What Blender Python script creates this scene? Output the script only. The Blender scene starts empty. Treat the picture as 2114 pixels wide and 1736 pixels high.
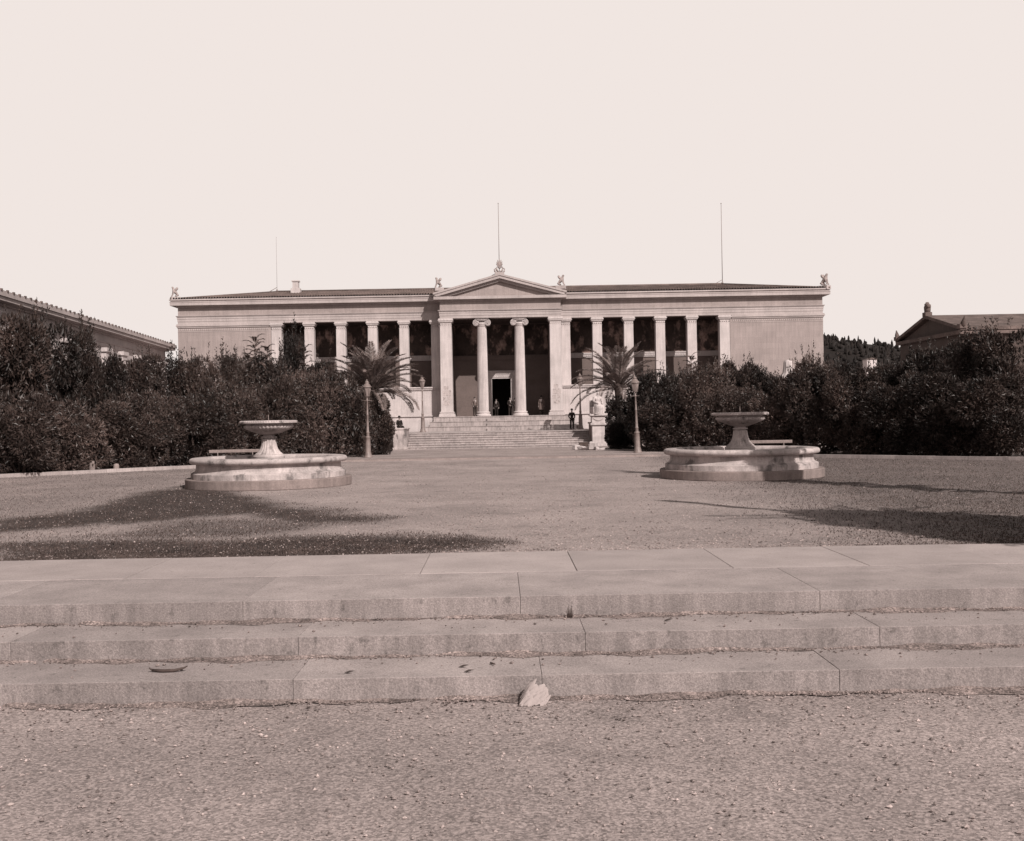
import bpy, bmesh, math, random
import numpy as np
from mathutils import Vector, Matrix

R = math.radians
S = bpy.context.scene
COL = S.collection
rnd = random.Random(7)

# ------------------------------------------------------------------ camera
CAM_Z = 2.4
F = 2250.0                      # focal length in picture units (2114 across)
ROLL = R(1.0)
cam_data = bpy.data.cameras.new('camera')
cam = bpy.data.objects.new('camera', cam_data)
COL.objects.link(cam)
cam.location = (0, 0, CAM_Z)
cam.rotation_euler = (Matrix.Rotation(R(90), 3, 'X') @ Matrix.Rotation(-ROLL, 3, 'Z')).to_euler()
cam_data.sensor_fit = 'HORIZONTAL'
cam_data.sensor_width = 36
cam_data.lens = 36 * F / 2114
cam_data.shift_x = 0.0117
cam_data.shift_y = -0.0027
cam_data.clip_start = 0.1
cam_data.clip_end = 9000
S.camera = cam

# ------------------------------------------------------------------ light
SUN_DIR = Vector((-0.59, 1.0, -0.83)).normalized()      # the way the light travels
EL = math.asin(-SUN_DIR.z)
AZ = math.atan2(-SUN_DIR.x, -SUN_DIR.y)
world = bpy.data.worlds.new('World')
S.world = world
world.use_nodes = True
nt = world.node_tree
nt.nodes.clear()
o = nt.nodes.new('ShaderNodeOutputWorld')
b = nt.nodes.new('ShaderNodeBackground')
sky = nt.nodes.new('ShaderNodeTexSky')
sky.sky_type = 'NISHITA'
sky.sun_disc = False
sky.sun_elevation = EL
sky.sun_rotation = AZ
sky.dust_density = 4.0
sky.air_density = 1.0
bw = nt.nodes.new('ShaderNodeRGBToBW')
# bright haze low over the horizon, thinning upwards
tcw = nt.nodes.new('ShaderNodeTexCoord'); sxw = nt.nodes.new('ShaderNodeSeparateXYZ')
nt.links.new(tcw.outputs['Generated'], sxw.inputs[0])
hz = nt.nodes.new('ShaderNodeMapRange'); hz.interpolation_type = 'SMOOTHSTEP'
hz.inputs[1].default_value = 0.38; hz.inputs[2].default_value = 0.56; hz.inputs[3].default_value = 1.0; hz.inputs[4].default_value = 0.0
nt.links.new(sxw.outputs[2], hz.inputs[0])
cap = nt.nodes.new('ShaderNodeMix'); cap.data_type = 'FLOAT'; cap.inputs['B'].default_value = 14.5
nt.links.new(hz.outputs[0], cap.inputs['Factor'])
tint = nt.nodes.new('ShaderNodeMix'); tint.data_type = 'RGBA'; tint.blend_type = 'MULTIPLY'
tint.inputs['Factor'].default_value = 1
tint.inputs['B'].default_value = (1.0, 0.905, 0.862, 1)
nt.links.new(sky.outputs[0], bw.inputs[0])
nt.links.new(bw.outputs[0], cap.inputs['A'])
nt.links.new(cap.outputs[0], tint.inputs['A'])
nt.links.new(tint.outputs['Result'], b.inputs[0])
b.inputs[1].default_value = 0.055
nt.links.new(b.outputs[0], o.inputs[0])

sd = bpy.data.lights.new('sun', 'SUN')
sd.energy = 5.0
sd.angle = R(0.55)
sd.color = (1.0, 0.94, 0.89)
sun = bpy.data.objects.new('sun', sd)
COL.objects.link(sun)
sun.rotation_euler = SUN_DIR.to_track_quat('-Z', 'Y').to_euler()
sun.location = (60, -90, 90)

S.view_settings.view_transform = 'Standard'
S.view_settings.look = 'None'
S.view_settings.exposure = 0.13
S.view_settings.gamma = 1.0
S.cycles.max_bounces = 6
S.cycles.diffuse_bounces = 3
S.cycles.transparent_max_bounces = 8


# ------------------------------------------------------------------ helpers
def at(ux, uy, Y):
    """picture unit -> (x, z) at distance Y (surveying the place from the photograph)"""
    u, w = ux - 1032.2, 862.4 - uy
    c, s = math.cos(ROLL), math.sin(ROLL)
    return ((u * c + w * s) * Y / F, CAM_Z + (-u * s + w * c) * Y / F)


def sep(v):
    """the sepia colour of a surface of reflectance v"""
    t = min(1.0, (v / 0.45)) ** 0.5
    return (v, v * (0.60 + 0.28 * t), v * (0.48 + 0.385 * t), 1)


def material(name, v, rough=0.85, var=0.25, vscale=1.5, fine=0.2, fscale=30, bump=0.15, streak=0.0,
             joints=None, spec=0.3, speck=None, jw=0.012, stain=None, vdark=0.0, each=None, island=None):
    m = bpy.data.materials.new(name)
    m.use_nodes = True
    n = m.node_tree.nodes
    L = m.node_tree.links
    p = n['Principled BSDF']
    p.inputs['Roughness'].default_value = rough
    p.inputs['Specular IOR Level'].default_value = spec
    tc = n.new('ShaderNodeTexCoord')
    geo = n.new('ShaderNodeNewGeometry')
    pos = geo.outputs['Position']

    def noise(scale, detail=5, vec=None, rough_=0.55):
        t = n.new('ShaderNodeTexNoise')
        t.inputs['Scale'].default_value = scale
        t.inputs['Detail'].default_value = detail
        t.inputs['Roughness'].default_value = rough_
        L.new(vec or pos, t.inputs['Vector'])
        return t.outputs['Fac']

    def maprange(src, a, b_, c, d):
        t = n.new('ShaderNodeMapRange')
        t.inputs[1].default_value, t.inputs[2].default_value = a, b_
        t.inputs[3].default_value, t.inputs[4].default_value = c, d
        L.new(src, t.inputs[0])
        return t.outputs[0]

    def mul(a, b_):
        t = n.new('ShaderNodeMath'); t.operation = 'MULTIPLY'
        L.new(a, t.inputs[0]); L.new(b_, t.inputs[1])
        return t.outputs[0]
    big = noise(vscale)
    fac = maprange(big, 0.3, 0.7, 1 - var, 1 + var)
    fi = noise(fscale, 4, rough_=0.7)
    fac = mul(fac, maprange(fi, 0.3, 0.7, 1 - fine, 1 + fine))
    if streak:
        mp = n.new('ShaderNodeMapping')
        mp.inputs['Scale'].default_value = (3.0, 3.0, 0.22)
        L.new(pos, mp.inputs[0])
        st = noise(2.0, 6, mp.outputs[0], 0.65)
        sn = n.new('ShaderNodeSeparateXYZ'); L.new(geo.outputs['True Normal'], sn.inputs[0])
        up_ = n.new('ShaderNodeMath'); up_.operation = 'ABSOLUTE'; L.new(sn.outputs[2], up_.inputs[0])
        inv = n.new('ShaderNodeMath'); inv.operation = 'SUBTRACT'; inv.inputs[0].default_value = 1; L.new(up_.outputs[0], inv.inputs[1])
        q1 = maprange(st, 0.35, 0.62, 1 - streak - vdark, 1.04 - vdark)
        lerp = n.new('ShaderNodeMix'); lerp.data_type = 'FLOAT'; lerp.inputs['A'].default_value = 1
        L.new(inv.outputs[0], lerp.inputs['Factor']); L.new(q1, lerp.inputs['B'])
        fac = mul(fac, lerp.outputs[0])
    if stain:
        mp = n.new('ShaderNodeMapping')
        mp.inputs['Scale'].default_value = (1.0, 1.0, 0.6)
        L.new(pos, mp.inputs[0])
        st = noise(stain[0], 5, mp.outputs[0], 0.6)
        fac = mul(fac, maprange(st, stain[1], stain[1] + 0.1, 1.0, stain[2]))
    if speck:
        vt = n.new('ShaderNodeTexVoronoi')
        vt.inputs['Scale'].default_value = speck[0]
        L.new(pos, vt.inputs['Vector'])
        bwn = n.new('ShaderNodeSeparateColor')
        L.new(vt.outputs['Color'], bwn.inputs[0])
        fac = mul(fac, maprange(bwn.outputs[0], 0, 1, 1 - speck[1], 1 + speck[1]))
    if each:       # every plant its own shade
        oi = n.new('ShaderNodeObjectInfo')
        fac = mul(fac, maprange(oi.outputs['Random'], 0, 1, each[0], each[1]))
    if island:     # every block its own shade
        fac = mul(fac, maprange(geo.outputs['Random Per Island'], 0, 1, island[0], island[1]))
    hgt = fi
    if joints:
        sx = n.new('ShaderNodeSeparateXYZ'); L.new(pos, sx.inputs[0])
        cb = n.new('ShaderNodeCombineXYZ')
        ad = n.new('ShaderNodeMath'); ad.operation = 'ADD'
        L.new(sx.outputs[0], ad.inputs[0]); L.new(sx.outputs[1], ad.inputs[1])
        L.new(ad.outputs[0], cb.inputs[0]); L.new(sx.outputs[2], cb.inputs[1])
        br = n.new('ShaderNodeTexBrick')
        br.inputs['Scale'].default_value = 1
        br.inputs['Brick Width'].default_value = joints[0]
        br.inputs['Row Height'].default_value = joints[1]
        br.inputs['Mortar Size'].default_value = jw
        br.inputs['Mortar Smooth'].default_value = 0.3
        br.inputs['Color1'].default_value = (1, 1, 1, 1)
        br.inputs['Color2'].default_value = (0.88, 0.88, 0.88, 1)
        br.inputs['Mortar'].default_value = (joints[2],) * 3 + (1,)
        L.new(cb.outputs[0], br.inputs['Vector'])
        sc_ = n.new('ShaderNodeSeparateColor'); L.new(br.outputs['Color'], sc_.inputs[0])
        fac = mul(fac, sc_.outputs[0])
    mx = n.new('ShaderNodeVectorMath'); mx.operation = 'SCALE'
    mx.inputs[0].default_value = sep(v)[:3]
    L.new(fac, mx.inputs['Scale'])
    L.new(mx.outputs[0], p.inputs['Base Color'])
    if bump:
        bp = n.new('ShaderNodeBump')
        bp.inputs['Strength'].default_value = bump
        bp.inputs['Distance'].default_value = 0.03
        L.new(hgt, bp.inputs['Height'])
        L.new(bp.outputs[0], p.inputs['Normal'])
    return m


M = {}
M['wall'] = material('stone_wall', 0.285, joints=(1.3, 0.52, 0.86), streak=0.14, var=0.10, vscale=0.35, fine=0.16, fscale=14)
M['marble'] = material('pale_marble', 0.43, streak=0.16, var=0.12, vscale=0.9, fine=0.12, fscale=12)
M['cornice'] = material('cornice_stone', 0.37, joints=(1.9, 40.0, 0.75), streak=0.10, var=0.12, vscale=0.7, fine=0.12, fscale=12)
M['step'] = material('step_marble', 0.37, island=(0.88, 1.08), joints=(1.9, 30.0, 0.6), streak=0.34, var=0.16, vscale=0.9, fine=0.18, fscale=16)
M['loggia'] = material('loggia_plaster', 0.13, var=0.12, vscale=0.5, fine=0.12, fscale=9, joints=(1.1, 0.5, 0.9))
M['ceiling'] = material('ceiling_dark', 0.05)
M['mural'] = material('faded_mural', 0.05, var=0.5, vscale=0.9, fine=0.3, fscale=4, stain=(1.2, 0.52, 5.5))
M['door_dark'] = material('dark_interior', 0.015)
M['tile'] = material('roof_tile', 0.11, var=0.4, vscale=0.8, fine=0.35, fscale=9, rough=0.9)
M['foun'] = material('fountain_marble', 0.37, streak=0.24, var=0.3, vscale=1.6, fine=0.18, fscale=20, stain=(1.7, 0.54, 0.38))
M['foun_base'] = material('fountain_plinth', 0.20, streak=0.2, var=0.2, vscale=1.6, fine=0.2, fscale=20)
M['water'] = material('still_water', 0.03, rough=0.08, spec=0.5, bump=0.02)
M['iron'] = material('painted_iron', 0.17, rough=0.55, spec=0.5, var=0.2, vscale=5)
M['glass'] = material('lamp_glass', 0.22, rough=0.15, spec=0.5, bump=0)
M['wood'] = material('bench_wood', 0.19, rough=0.7, var=0.2, vscale=6)
M['kerb'] = material('kerb_stone', 0.34, island=(0.85, 1.1), joints=(1.5, 30.0, 0.7), streak=0.2, var=0.2, vscale=1.2, fine=0.18, fscale=22)
M['pave'] = material('paving_stone', 0.335, var=0.12, vscale=1.1, fine=0.18, fscale=42, bump=0.25, stain=(7.0, 0.62, 0.72), island=(0.93, 1.06), speck=(70, 0.10))
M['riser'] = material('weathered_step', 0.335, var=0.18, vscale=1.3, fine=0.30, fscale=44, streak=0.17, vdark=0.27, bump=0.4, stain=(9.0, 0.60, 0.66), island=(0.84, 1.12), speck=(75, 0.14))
M['thresh'] = material('worn_threshold', 0.225, var=0.2, vscale=1.2, fine=0.3, fscale=22, bump=0.3)
M['leaf'] = material('leaf', 0.026, each=(0.55, 1.7), rough=0.5, spec=0.3, var=0.65, vscale=0.8, fine=0.4, fscale=6, bump=0)
M['leaf2'] = material('leaf_pale', 0.044, each=(0.5, 1.7), rough=0.45, spec=0.35, var=0.65, vscale=0.9, fine=0.4, fscale=7, bump=0)
M['palm'] = material('palm_leaf', 0.165, rough=0.45, spec=0.5, var=0.3, vscale=1.2, fine=0.3, bump=0)
M['bark'] = material('bark', 0.06, var=0.4, vscale=4, streak=0.3)
M['grass'] = material('grass_blade', 0.06, rough=0.7, var=0.4, vscale=1.2, fine=0.4, fscale=9, bump=0)
M['pebble'] = material('pebbles', 0.24, var=0.4, vscale=3, fine=0.5, fscale=20, speck=(8, 0.5))
M['dirt'] = material('loose_dirt', 0.19, var=0.4, vscale=3, fine=0.6, fscale=40, bump=0.6, speck=(40, 0.5))
M['statue'] = material('statue_marble', 0.42, var=0.18, vscale=3, fine=0.15, streak=0.2)
M['roofstat'] = material('weathered_terracotta', 0.27, var=0.35, vscale=4, fine=0.3)
M['black'] = material('black_cloth', 0.012, var=0.3, vscale=8, bump=0.05)
M['dark'] = material('dark_cloth', 0.022, var=0.3, vscale=8, bump=0.05)
M['grey'] = material('grey_cloth', 0.11, var=0.2, vscale=8, bump=0.05)
M['skin'] = material('skin', 0.22, var=0.1, rough=0.6, bump=0)
M['hair'] = material('dark_hair', 0.012, bump=0)
M['linen'] = material('white_linen', 0.5, var=0.05, bump=0)
M['paper'] = material('paper', 0.31, var=0.06, vscale=8, fine=0.06, bump=0.05)
M['print'] = material('printed_bill', 0.36, var=0.1, vscale=3, fine=0.5, fscale=28, stain=(7.0, 0.52, 0.6), bump=0)
M['wall2'] = material('neighbour_wall', 0.42, joints=(1.3, 0.5, 0.85), streak=0.2, var=0.12, vscale=0.5)
M['wall3_shade'] = material('far_wall_shade_tone', 0.075, joints=(1.3, 0.5, 0.85), streak=0.2, var=0.15, vscale=0.5)  # shade of the sunless gable side put into the wall's base colour
M['hill'] = material('hillside', 0.012, var=0.4, vscale=0.03, fine=0.4, fscale=0.3)
M['pine'] = material('pine_foliage', 0.010, var=0.4, vscale=0.1, bump=0)
M['opening'] = material('window_opening', 0.03)


class MB:
    """collects shapes that become ONE mesh object"""
    def __init__(self):
        self.v = []; self.f = []; self.sm = []

    def add(self, verts, faces, smooth=False):
        k = len(self.v)
        self.v += [tuple(p) for p in verts]
        self.f += [tuple(i + k for i in f) for f in faces]
        self.sm += [smooth] * len(faces)

    def box(self, x0, x1, y0, y1, z0, z1, bev=0.0):
        v = [(x0, y0, z0), (x1, y0, z0), (x1, y1, z0), (x0, y1, z0), (x0, y0, z1), (x1, y0, z1), (x1, y1, z1), (x0, y1, z1)]
        if bev <= 0:
            self.add(v, [(0, 3, 2, 1), (4, 5, 6, 7), (0, 1, 5, 4), (1, 2, 6, 5), (2, 3, 7, 6), (3, 0, 4, 7)])
            return
        bm = bmesh.new()
        bv = [bm.verts.new(p) for p in v]
        for q in [(0, 3, 2, 1), (4, 5, 6, 7), (0, 1, 5, 4), (1, 2, 6, 5), (2, 3, 7, 6), (3, 0, 4, 7)]:
            bm.faces.new([bv[i] for i in q])
        bmesh.ops.bevel(bm, geom=bm.edges[:], offset=bev, segments=2, affect='EDGES', profile=0.6)
        self.bm(bm)

    def bm(self, bm, smooth=False):
        bm.verts.index_update()
        self.add([v.co[:] for v in bm.verts], [[v.index for v in f.verts] for f in bm.faces], smooth)
        bm.free()

    def prism(self, poly, a, b_, axis='x', smooth=False):
        n = len(poly)
        def pt(p, t):
            return {'x': (t, p[0], p[1]), 'y': (p[0], t, p[1]), 'z': (p[0], p[1], t)}[axis]
        v = [pt(p, a) for p in poly] + [pt(p, b_) for p in poly]
        f = [(i, (i + 1) % n, (i + 1) % n + n, i + n) for i in range(n)]
        f += [tuple(range(n - 1, -1, -1)), tuple(range(n, 2 * n))]
        self.add(v, f, smooth)

    def lathe(self, prof, c=(0, 0, 0), n=32, smooth=True, flute=None, caps=True, sharp=False):
        """prof: [(r, z)]; flute(k, n, i) -> radius factor"""
        if sharp:     # crisp arrises: every band has its own vertices
            for i in range(len(prof) - 1):
                self.lathe(prof[i:i + 2], c, n, smooth, flute, False)
            return
        v = []; f = []
        for i, (r, z) in enumerate(prof):
            for k in range(n):
                a = 2 * math.pi * k / n
                rr = r * (flute(k, i) if flute else 1)
                v.append((c[0] + rr * math.cos(a), c[1] + rr * math.sin(a), c[2] + z))
        for i in range(len(prof) - 1):
            for k in range(n):
                k2 = (k + 1) % n
                f.append((i * n + k, i * n + k2, (i + 1) * n + k2, (i + 1) * n + k))
        self.add(v, f, smooth)
        if caps:
            self.add(v[:n], [tuple(range(n - 1, -1, -1))])
            self.add(v[-n:], [tuple(range(n))])

    def tube(self, pts, r, n=8, smooth=True):
        pts = [Vector(p) for p in pts]
        rs = r if isinstance(r, (list, tuple)) else [r] * len(pts)
        v = []; f = []
        for i, p in enumerate(pts):
            d = (pts[min(i + 1, len(pts) - 1)] - pts[max(i - 1, 0)]).normalized()
            a = d.orthogonal().normalized() if abs(d.z) > 0.9 else d.cross(Vector((0, 0, 1))).normalized()
            b_ = d.cross(a)
            for k in range(n):
                t = 2 * math.pi * k / n
                v.append(p + (a * math.cos(t) + b_ * math.sin(t)) * rs[i])
        for i in range(len(pts) - 1):
            for k in range(n):
                k2 = (k + 1) % n
                f.append((i * n + k, i * n + k2, (i + 1) * n + k2, (i + 1) * n + k))
        f += [tuple(range(n - 1, -1, -1)), tuple(range(len(v) - n, len(v)))]
        self.add(v, f, smooth)

    def ico(self, c, r, sub=1, squash=(1, 1, 1), jit=0.0, rn=rnd, smooth=True):
        bm = bmesh.new()
        bmesh.ops.create_icosphere(bm, subdivisions=sub, radius=1)
        for q in bm.verts:
            k = r * (1 + rn.uniform(-jit, jit))
            q.co = Vector((c[0] + q.co.x * k * squash[0], c[1] + q.co.y * k * squash[1], c[2] + q.co.z * k * squash[2]))
        self.bm(bm, smooth)

    def mesh(self, name):
        me = bpy.data.meshes.new(name)
        me.from_pydata(self.v, [], self.f)
        me.polygons.foreach_set('use_smooth', self.sm)
        me.update()
        return me

    def build(self, name, mt, parent=None, loc=None):
        me = self.mesh(name)
        me.materials.append(mt)
        return link(name, me, parent, loc)


def link(name, me, parent=None, loc=None):
    ob = bpy.data.objects.new(name, me)
    COL.objects.link(ob)
    if parent: ob.parent = parent
    if loc: ob.location = loc
    return ob


def tag(ob, label, cat, group=None, kind=None):
    ob['label'] = label; ob['category'] = cat
    if group: ob['group'] = group
    if kind: ob['kind'] = kind
    return ob


def thing(name, label, cat, loc=(0, 0, 0), group=None, rz=0):
    ob = link(name, None)
    ob.location = loc; ob.rotation_euler = (0, 0, rz)
    return tag(ob, label, cat, group)


def copy_tree(src, parent=None):
    c = src.copy(); COL.objects.link(c); c.parent = parent
    for ch in src.children: copy_tree(ch, c)
    return c


def skin_mesh(name, pts, edges, sub=2):
    """grow one continuous surface over a skeleton; pts = [(x, y, z, r)]"""
    me = bpy.data.meshes.new(name)
    me.from_pydata([p[:3] for p in pts], edges, [])
    ob = bpy.data.objects.new(name, me); COL.objects.link(ob)
    mo = ob.modifiers.new('s', 'SKIN'); mo.use_smooth_shade = True
    for i, p in enumerate(pts):
        sv = me.skin_vertices[0].data[i]
        r = p[3]
        sv.radius = r if isinstance(r, tuple) else (r, r)
        sv.use_root = (i == 0)
    if sub:
        ss = ob.modifiers.new('d', 'SUBSURF'); ss.levels = sub; ss.render_levels = sub
    dg = bpy.context.evaluated_depsgraph_get()
    out = bpy.data.meshes.new_from_object(ob.evaluated_get(dg))
    bpy.data.objects.remove(ob)
    bpy.data.meshes.remove(me)
    out.name = name
    out.polygons.foreach_set('use_smooth', [True] * len(out.polygons))
    return out


def np_mesh(name, V, Fc, mt, smooth=False):
    """quads or tris from numpy arrays"""
    me = bpy.data.meshes.new(name)
    k = Fc.shape[1]
    me.vertices.add(len(V)); me.vertices.foreach_set('co', V.astype(np.float32).ravel())
    me.loops.add(Fc.size); me.loops.foreach_set('vertex_index', Fc.astype(np.int32).ravel())
    me.polygons.add(len(Fc))
    me.polygons.foreach_set('loop_start', (np.arange(len(Fc)) * k).astype(np.int32))
    me.polygons.foreach_set('use_smooth', np.full(len(Fc), smooth))
    me.update(calc_edges=True)
    me.materials.append(mt)
    return me


# ------------------------------------------------------------------ the ground, one sheet to the horizon
BACK = 19.3; EDGE1 = 14.5; EDGE2 = 13.4; EDGE3 = 12.28; RISE = 0.252; LOW = -3 * RISE
KERB_Y = 63.3; FORE = 0.1


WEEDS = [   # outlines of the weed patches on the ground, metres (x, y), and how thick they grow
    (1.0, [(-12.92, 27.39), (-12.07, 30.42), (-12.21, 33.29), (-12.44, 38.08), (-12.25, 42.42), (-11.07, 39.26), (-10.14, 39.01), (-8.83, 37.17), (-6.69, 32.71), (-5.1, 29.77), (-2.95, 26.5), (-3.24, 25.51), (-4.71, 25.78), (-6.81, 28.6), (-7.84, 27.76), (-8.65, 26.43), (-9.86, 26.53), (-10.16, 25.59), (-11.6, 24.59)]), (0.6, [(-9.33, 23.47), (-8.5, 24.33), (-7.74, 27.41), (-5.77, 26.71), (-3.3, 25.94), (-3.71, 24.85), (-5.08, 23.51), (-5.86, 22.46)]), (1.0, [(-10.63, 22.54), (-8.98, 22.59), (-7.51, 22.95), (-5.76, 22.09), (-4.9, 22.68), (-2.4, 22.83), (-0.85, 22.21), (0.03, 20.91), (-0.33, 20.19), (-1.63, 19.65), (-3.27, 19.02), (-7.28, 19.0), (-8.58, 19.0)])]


def inside(x, y, poly, soft):
    """0..1, soft-edged membership of a polygon"""
    n = len(poly); ins = np.zeros(x.shape, bool); dist = np.full(x.shape, 1e9)
    for i in range(n):
        (x0, y0), (x1, y1) = poly[i], poly[(i + 1) % n]
        c = ((y0 > y) != (y1 > y)) & (x < (x1 - x0) * (y - y0) / ((y1 - y0) or 1e-9) + x0)
        ins ^= c
        t = np.clip(((x - x0) * (x1 - x0) + (y - y0) * (y1 - y0)) / ((x1 - x0) ** 2 + (y1 - y0) ** 2 + 1e-9), 0, 1)
        dist = np.minimum(dist, np.hypot(x - x0 - t * (x1 - x0), y - y0 - t * (y1 - y0)))
    sd_ = np.where(ins, dist, -dist)
    return np.clip(0.45 + sd_ / soft, 0, 1)


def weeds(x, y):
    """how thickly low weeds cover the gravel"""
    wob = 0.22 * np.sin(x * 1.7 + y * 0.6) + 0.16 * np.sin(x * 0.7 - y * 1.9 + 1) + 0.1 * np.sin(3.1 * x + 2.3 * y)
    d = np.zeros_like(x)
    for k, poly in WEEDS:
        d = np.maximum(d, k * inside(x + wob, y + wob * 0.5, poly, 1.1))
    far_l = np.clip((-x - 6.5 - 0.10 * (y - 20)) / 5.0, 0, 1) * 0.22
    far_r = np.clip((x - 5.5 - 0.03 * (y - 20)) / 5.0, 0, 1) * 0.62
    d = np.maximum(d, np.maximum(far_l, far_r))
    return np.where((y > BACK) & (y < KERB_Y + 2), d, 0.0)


xs = np.concatenate([[-4000, -900, -250, -120, -70], np.arange(-46, 46.01, 0.4), [70, 120, 250, 900, 4000]])
ys = np.concatenate([[-4000, -900, -200, -60, -20], np.arange(-8, 12.9, 0.4), [15.5, 15.51], np.arange(16, 63.2, 0.4),
                     [63.6, 63.61], np.arange(64.2, 90, 1.2), [130, 200, 400, 1200, 4500]])
gx, gy = np.meshgrid(xs, ys)
gz = np.where(gy < 15.505, LOW, np.where(gy < 63.605, 0.0, FORE - 0.004))
mid = (np.abs(gx) < 47) & (gy > -8.1) & (gy < 63.3)
gz = gz + np.where(mid, 0.012 * np.sin(gx * 2.1 + gy * 1.3) * np.sin(gx * 0.9 - gy * 1.7) - 0.008, 0)
nx, ny = len(xs), len(ys)
idx = np.arange(nx * ny).reshape(ny, nx)
Fq = np.stack([idx[:-1, :-1], idx[:-1, 1:], idx[1:, 1:], idx[1:, :-1]], -1).reshape(-1, 4)
gm = material('gravel_ground', 0.275, var=0.2, vscale=0.3, fine=0.38, fscale=26, bump=0.45, speck=(42, 0.38), stain=(0.9, 0.55, 0.82))
gn = gm.node_tree.nodes; gl = gm.node_tree.links
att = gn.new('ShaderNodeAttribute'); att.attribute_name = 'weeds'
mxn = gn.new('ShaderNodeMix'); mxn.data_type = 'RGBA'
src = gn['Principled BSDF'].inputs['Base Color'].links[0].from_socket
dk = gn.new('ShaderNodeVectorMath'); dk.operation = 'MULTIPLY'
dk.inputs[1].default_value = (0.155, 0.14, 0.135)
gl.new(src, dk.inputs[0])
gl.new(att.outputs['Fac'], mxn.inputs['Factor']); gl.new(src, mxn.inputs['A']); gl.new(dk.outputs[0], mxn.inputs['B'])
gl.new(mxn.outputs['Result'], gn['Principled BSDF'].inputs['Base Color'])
gme = np_mesh('ground', np.stack([gx, gy, gz], -1).reshape(-1, 3), Fq, gm, True)
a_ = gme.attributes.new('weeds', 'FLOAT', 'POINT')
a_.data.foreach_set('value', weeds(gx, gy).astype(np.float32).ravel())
ground = link('ground', gme); ground['kind'] = 'structure'

# paved terrace: two rows of slabs, each laid with its own open joints
mb = MB()
rr = random.Random(3)
for (y0, y1, off) in ((16.79, BACK, 1.2),):
    x = -34 + off
    while x < 34:
        w = rr.uniform(1.7, 2.7) if y0 > 16 else rr.uniform(3.2, 4.4)
        mb.box(x, x + w - 0.012, y0, y1, -0.25, 0.022 + rr.uniform(-0.003, 0.003), 0.006)
        x += w
pv = mb.build('pavement', M['pave']); pv['kind'] = 'structure'

stp = thing('terrace_steps', 'three long low stone steps in the foreground below the paving', 'steps', (0, EDGE3, LOW))
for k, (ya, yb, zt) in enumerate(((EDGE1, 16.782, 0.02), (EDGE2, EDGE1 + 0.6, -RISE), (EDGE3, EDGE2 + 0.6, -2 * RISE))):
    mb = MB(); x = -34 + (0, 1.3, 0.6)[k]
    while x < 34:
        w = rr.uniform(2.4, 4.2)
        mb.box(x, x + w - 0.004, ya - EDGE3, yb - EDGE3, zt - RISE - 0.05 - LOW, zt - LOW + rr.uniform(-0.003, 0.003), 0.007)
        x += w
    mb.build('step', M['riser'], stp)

# kerb: curved wings with a straight threshold between them
ked = thing('stone_kerb', 'long pale stone kerb edging the planted beds and crossing the court', 'kerb', (0, KERB_Y, 0))
mb = MB()
x = -9.2
while x < 9.4:
    mb.box(x, x + 1.7 - 0.01, 0, 1.5, -0.1, FORE + 0.006, 0.012); x += 1.7
mb.build('threshold', M['thresh'], ked)
for s in (-1, 1):
    mb = MB()
    pl = [Vector((s * 9.2, KERB_Y + 0.05)), Vector((s * 11.5, 61.9)), Vector((s * 14, 59.7)), Vector((s * 17, 57.0)), Vector((s * 21, 53.0)), Vector((s * 26, 48.5)), Vector((s * 34, 42.0))]
    for i in range(len(pl) - 1):
        a, b_ = pl[i], pl[i + 1]
        t = (b_ - a).normalized(); nn = Vector((-t.y, t.x)) * (1 if s < 0 else -1)
        nn = nn if nn.y > 0 else -nn
        m_ = max(1, int((b_ - a).length / 1.5))
        for j in range(m_):
            p = a.lerp(b_, j / m_); q = a.lerp(b_, (j + 1) / m_) - t * 0.01
            pr = [p, q, q + nn * 0.32, p + nn * 0.32]
            if s > 0: pr = pr[::-1]
            mb.prism([(v.x, v.y - KERB_Y) for v in pr], -0.1, 0.17 + rr.uniform(-0.006, 0.006), 'z')
    mb.build('kerb_run', M['kerb'], ked)

# ------------------------------------------------------------------ the great building
BX, BY = 0.19, 100.0
HW = 29.6; DEP = 16.0
bld = thing('university_building', 'long pale neoclassical building with central pedimented Ionic portico and pillared side loggias', 'building', (BX, BY, 0))


def wall_part(name, m, *boxes, bev=0.0):
    q = MB()
    for bb in boxes: q.box(*bb, bev=bev)
    return q.build(name, m, bld)


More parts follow.
